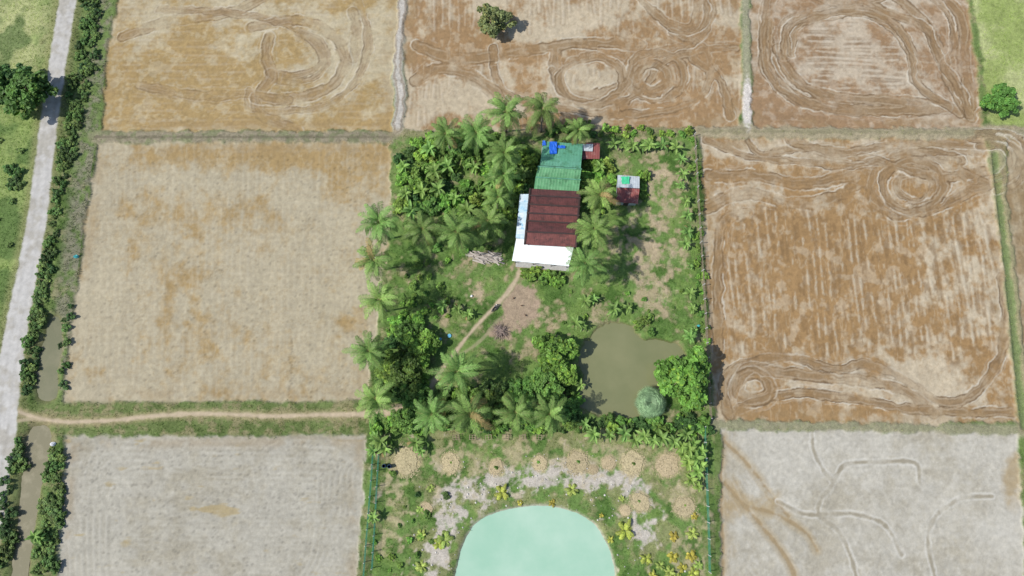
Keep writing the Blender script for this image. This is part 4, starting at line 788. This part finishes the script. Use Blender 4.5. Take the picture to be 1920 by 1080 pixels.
for k,(u,v) in enumerate(((978,574),(985,592),(963,560))):
    p=W(u,v); m=MB(); m.tube([(-.22,0,.34),(-.14,0,.27),(0,0,.23),(.1,0,.26),(.15,0,.36),(.17,0,.42),(.22,0,.43)],[.03,.07,.11,.09,.04,.035,.01],8); m.tube([(0,.04,.16),(0,.04,0)],.012,4); m.tube([(0,-.04,.16),(0,-.04,0)],.012,4)
    o=add('hen',m.mesh('hen',smooth=True),M_feather,loc=(p.x,p.y,hz(p.x,p.y)+.01),label='small brown hen pecking on bare soil',cat='hen',group='hens on the bare soil'); o.rotation_euler=(0,0,k*2.1)
def lathe(name,prof,mat,u,v,lab,cat,s=1,n=18):
    m=MB(); p=W(u,v); m.tube([(0,0,z) for r,z in prof],[r for r,z in prof],n,cap=True) ; o=add(name,m.mesh(name,smooth=False),mat,loc=(p.x,p.y,hz(p.x,p.y)),label=lab,cat=cat); o.scale=(s,s,s); return o
M_barrel=plain('blue_plastic',(.02,.06,.14),.4); M_basin=plain('light_blue_plastic',(.12,.36,.5),.4); M_bag=plain('teal_plastic_bag',(.08,.42,.42),.5); M_sack=plain('white_sack',(.7,.68,.68),.7)
bp=[(.26,0),(.29,.05),(.29,.28),(.31,.3),(.29,.32),(.29,.58),(.31,.6),(.29,.62),(.29,.85),(.27,.9),(.24,.9),(.24,.86)]
lathe('barrel',bp,M_barrel,722,873,'dark blue plastic barrel beside the fence','barrel',1.1); lathe('barrel',bp,M_barrel,732,874,'dark blue plastic barrel beside the fence','barrel',1.1)
lathe('basin',[(.3,0),(.42,.22),(.45,.24),(.41,.22),(.28,.04)],M_basin,843,630,'light blue plastic basin on the grass','basin',.8)
lathe('basin',[(.3,0),(.42,.22),(.45,.24),(.41,.22),(.28,.04)],M_basin,826,636,'light blue plastic basin on the grass','basin',.6)
def bag(u,v,mat,lab,s):
    r=random.Random(u); m=MB(); m.tube([(r.uniform(-.06,.06),r.uniform(-.06,.06),z) for z in (0,.06,.18,.32,.42,.5)],[.22,.36,.4,.3,.12,.17],9); p=W(u,v); o=add('plastic_bag',m.mesh('plastic_bag'),mat,loc=(p.x,p.y,hz(p.x,p.y)+.02),label=lab,cat='plastic bag'); o.scale=(s,s*.8,s); o.rotation_euler=(0,.6,r.uniform(0,3))
bag(145,482,M_bag,'teal plastic bag caught on the field bank',1.1); bag(101,833,M_sack,'white and pink sack dumped beside the ditch',1.2); bag(1308,612,M_bag,'teal plastic bag hanging on the fence line',.8); bag(885,556,M_sack,'pale plastic bag lying on the grass',.7)
r=np.random.default_rng(9); m=MB(); cnt=0
while cnt<160:
    a=r.uniform(0,math.pi*1.0); rx=r.normal(1,.17); u=1005+195*rx*math.cos(a); v=1075-185*rx*math.sin(a)
    if v<845 or v>1090: continue
    p=W(u,v); i=int((p.x-X0)/ST); j=int((p.y-Y0)/ST)
    if sB[j,i]>-.3: continue
    s=r.uniform(.04,.18); m.tube([(p.x,p.y,hz(p.x,p.y)-.02),(p.x+.02,p.y,hz(p.x,p.y)+s*.5),(p.x,p.y+.02,hz(p.x,p.y)+s*.9)],[s*1.1,s,s*.4],5,t=tuple(np.array((.48,.45,.41))*r.uniform(.7,1.2))); cnt+=1
add('rubble',m.mesh('rubble'),M_pile,kind='stuff',label='scattered pale stones on the sandy bank')
# ------------------------------------------------------------ camera, light, world
cam=bpy.data.cameras.new('camera'); co=bpy.data.objects.new('camera',cam); scene.collection.objects.link(co); co.location=(0,0,HC); co.rotation_euler=(TH,0,0); cam.lens=24; cam.sensor_width=36; cam.clip_end=6000; scene.camera=co
EL=math.radians(49); AZ=math.radians(10)
d=Vector((math.cos(EL)*math.cos(AZ),math.cos(EL)*math.sin(AZ),-math.sin(EL)))
sl=bpy.data.lights.new('sun','SUN'); sl.energy=5.0; sl.angle=math.radians(.5); sl.color=(1,.975,.925); so=bpy.data.objects.new('sun',sl); scene.collection.objects.link(so); so.rotation_euler=d.to_track_quat('-Z','Y').to_euler(); so.location=(-80,0,100)
w=bpy.data.worlds.new('World'); scene.world=w; w.use_nodes=True; nt=w.node_tree; bg=nt.nodes['Background']; sk=nt.nodes.new('ShaderNodeTexSky'); sk.sky_type='NISHITA'; sk.sun_disc=False; sk.sun_elevation=EL; sk.sun_rotation=math.atan2(-d.x,-d.y)%(2*math.pi); nt.links.new(sk.outputs[0],bg.inputs[0]); bg.inputs[1].default_value=.15
scene.view_settings.view_transform='Standard'; scene.view_settings.look='None'; scene.view_settings.exposure=0
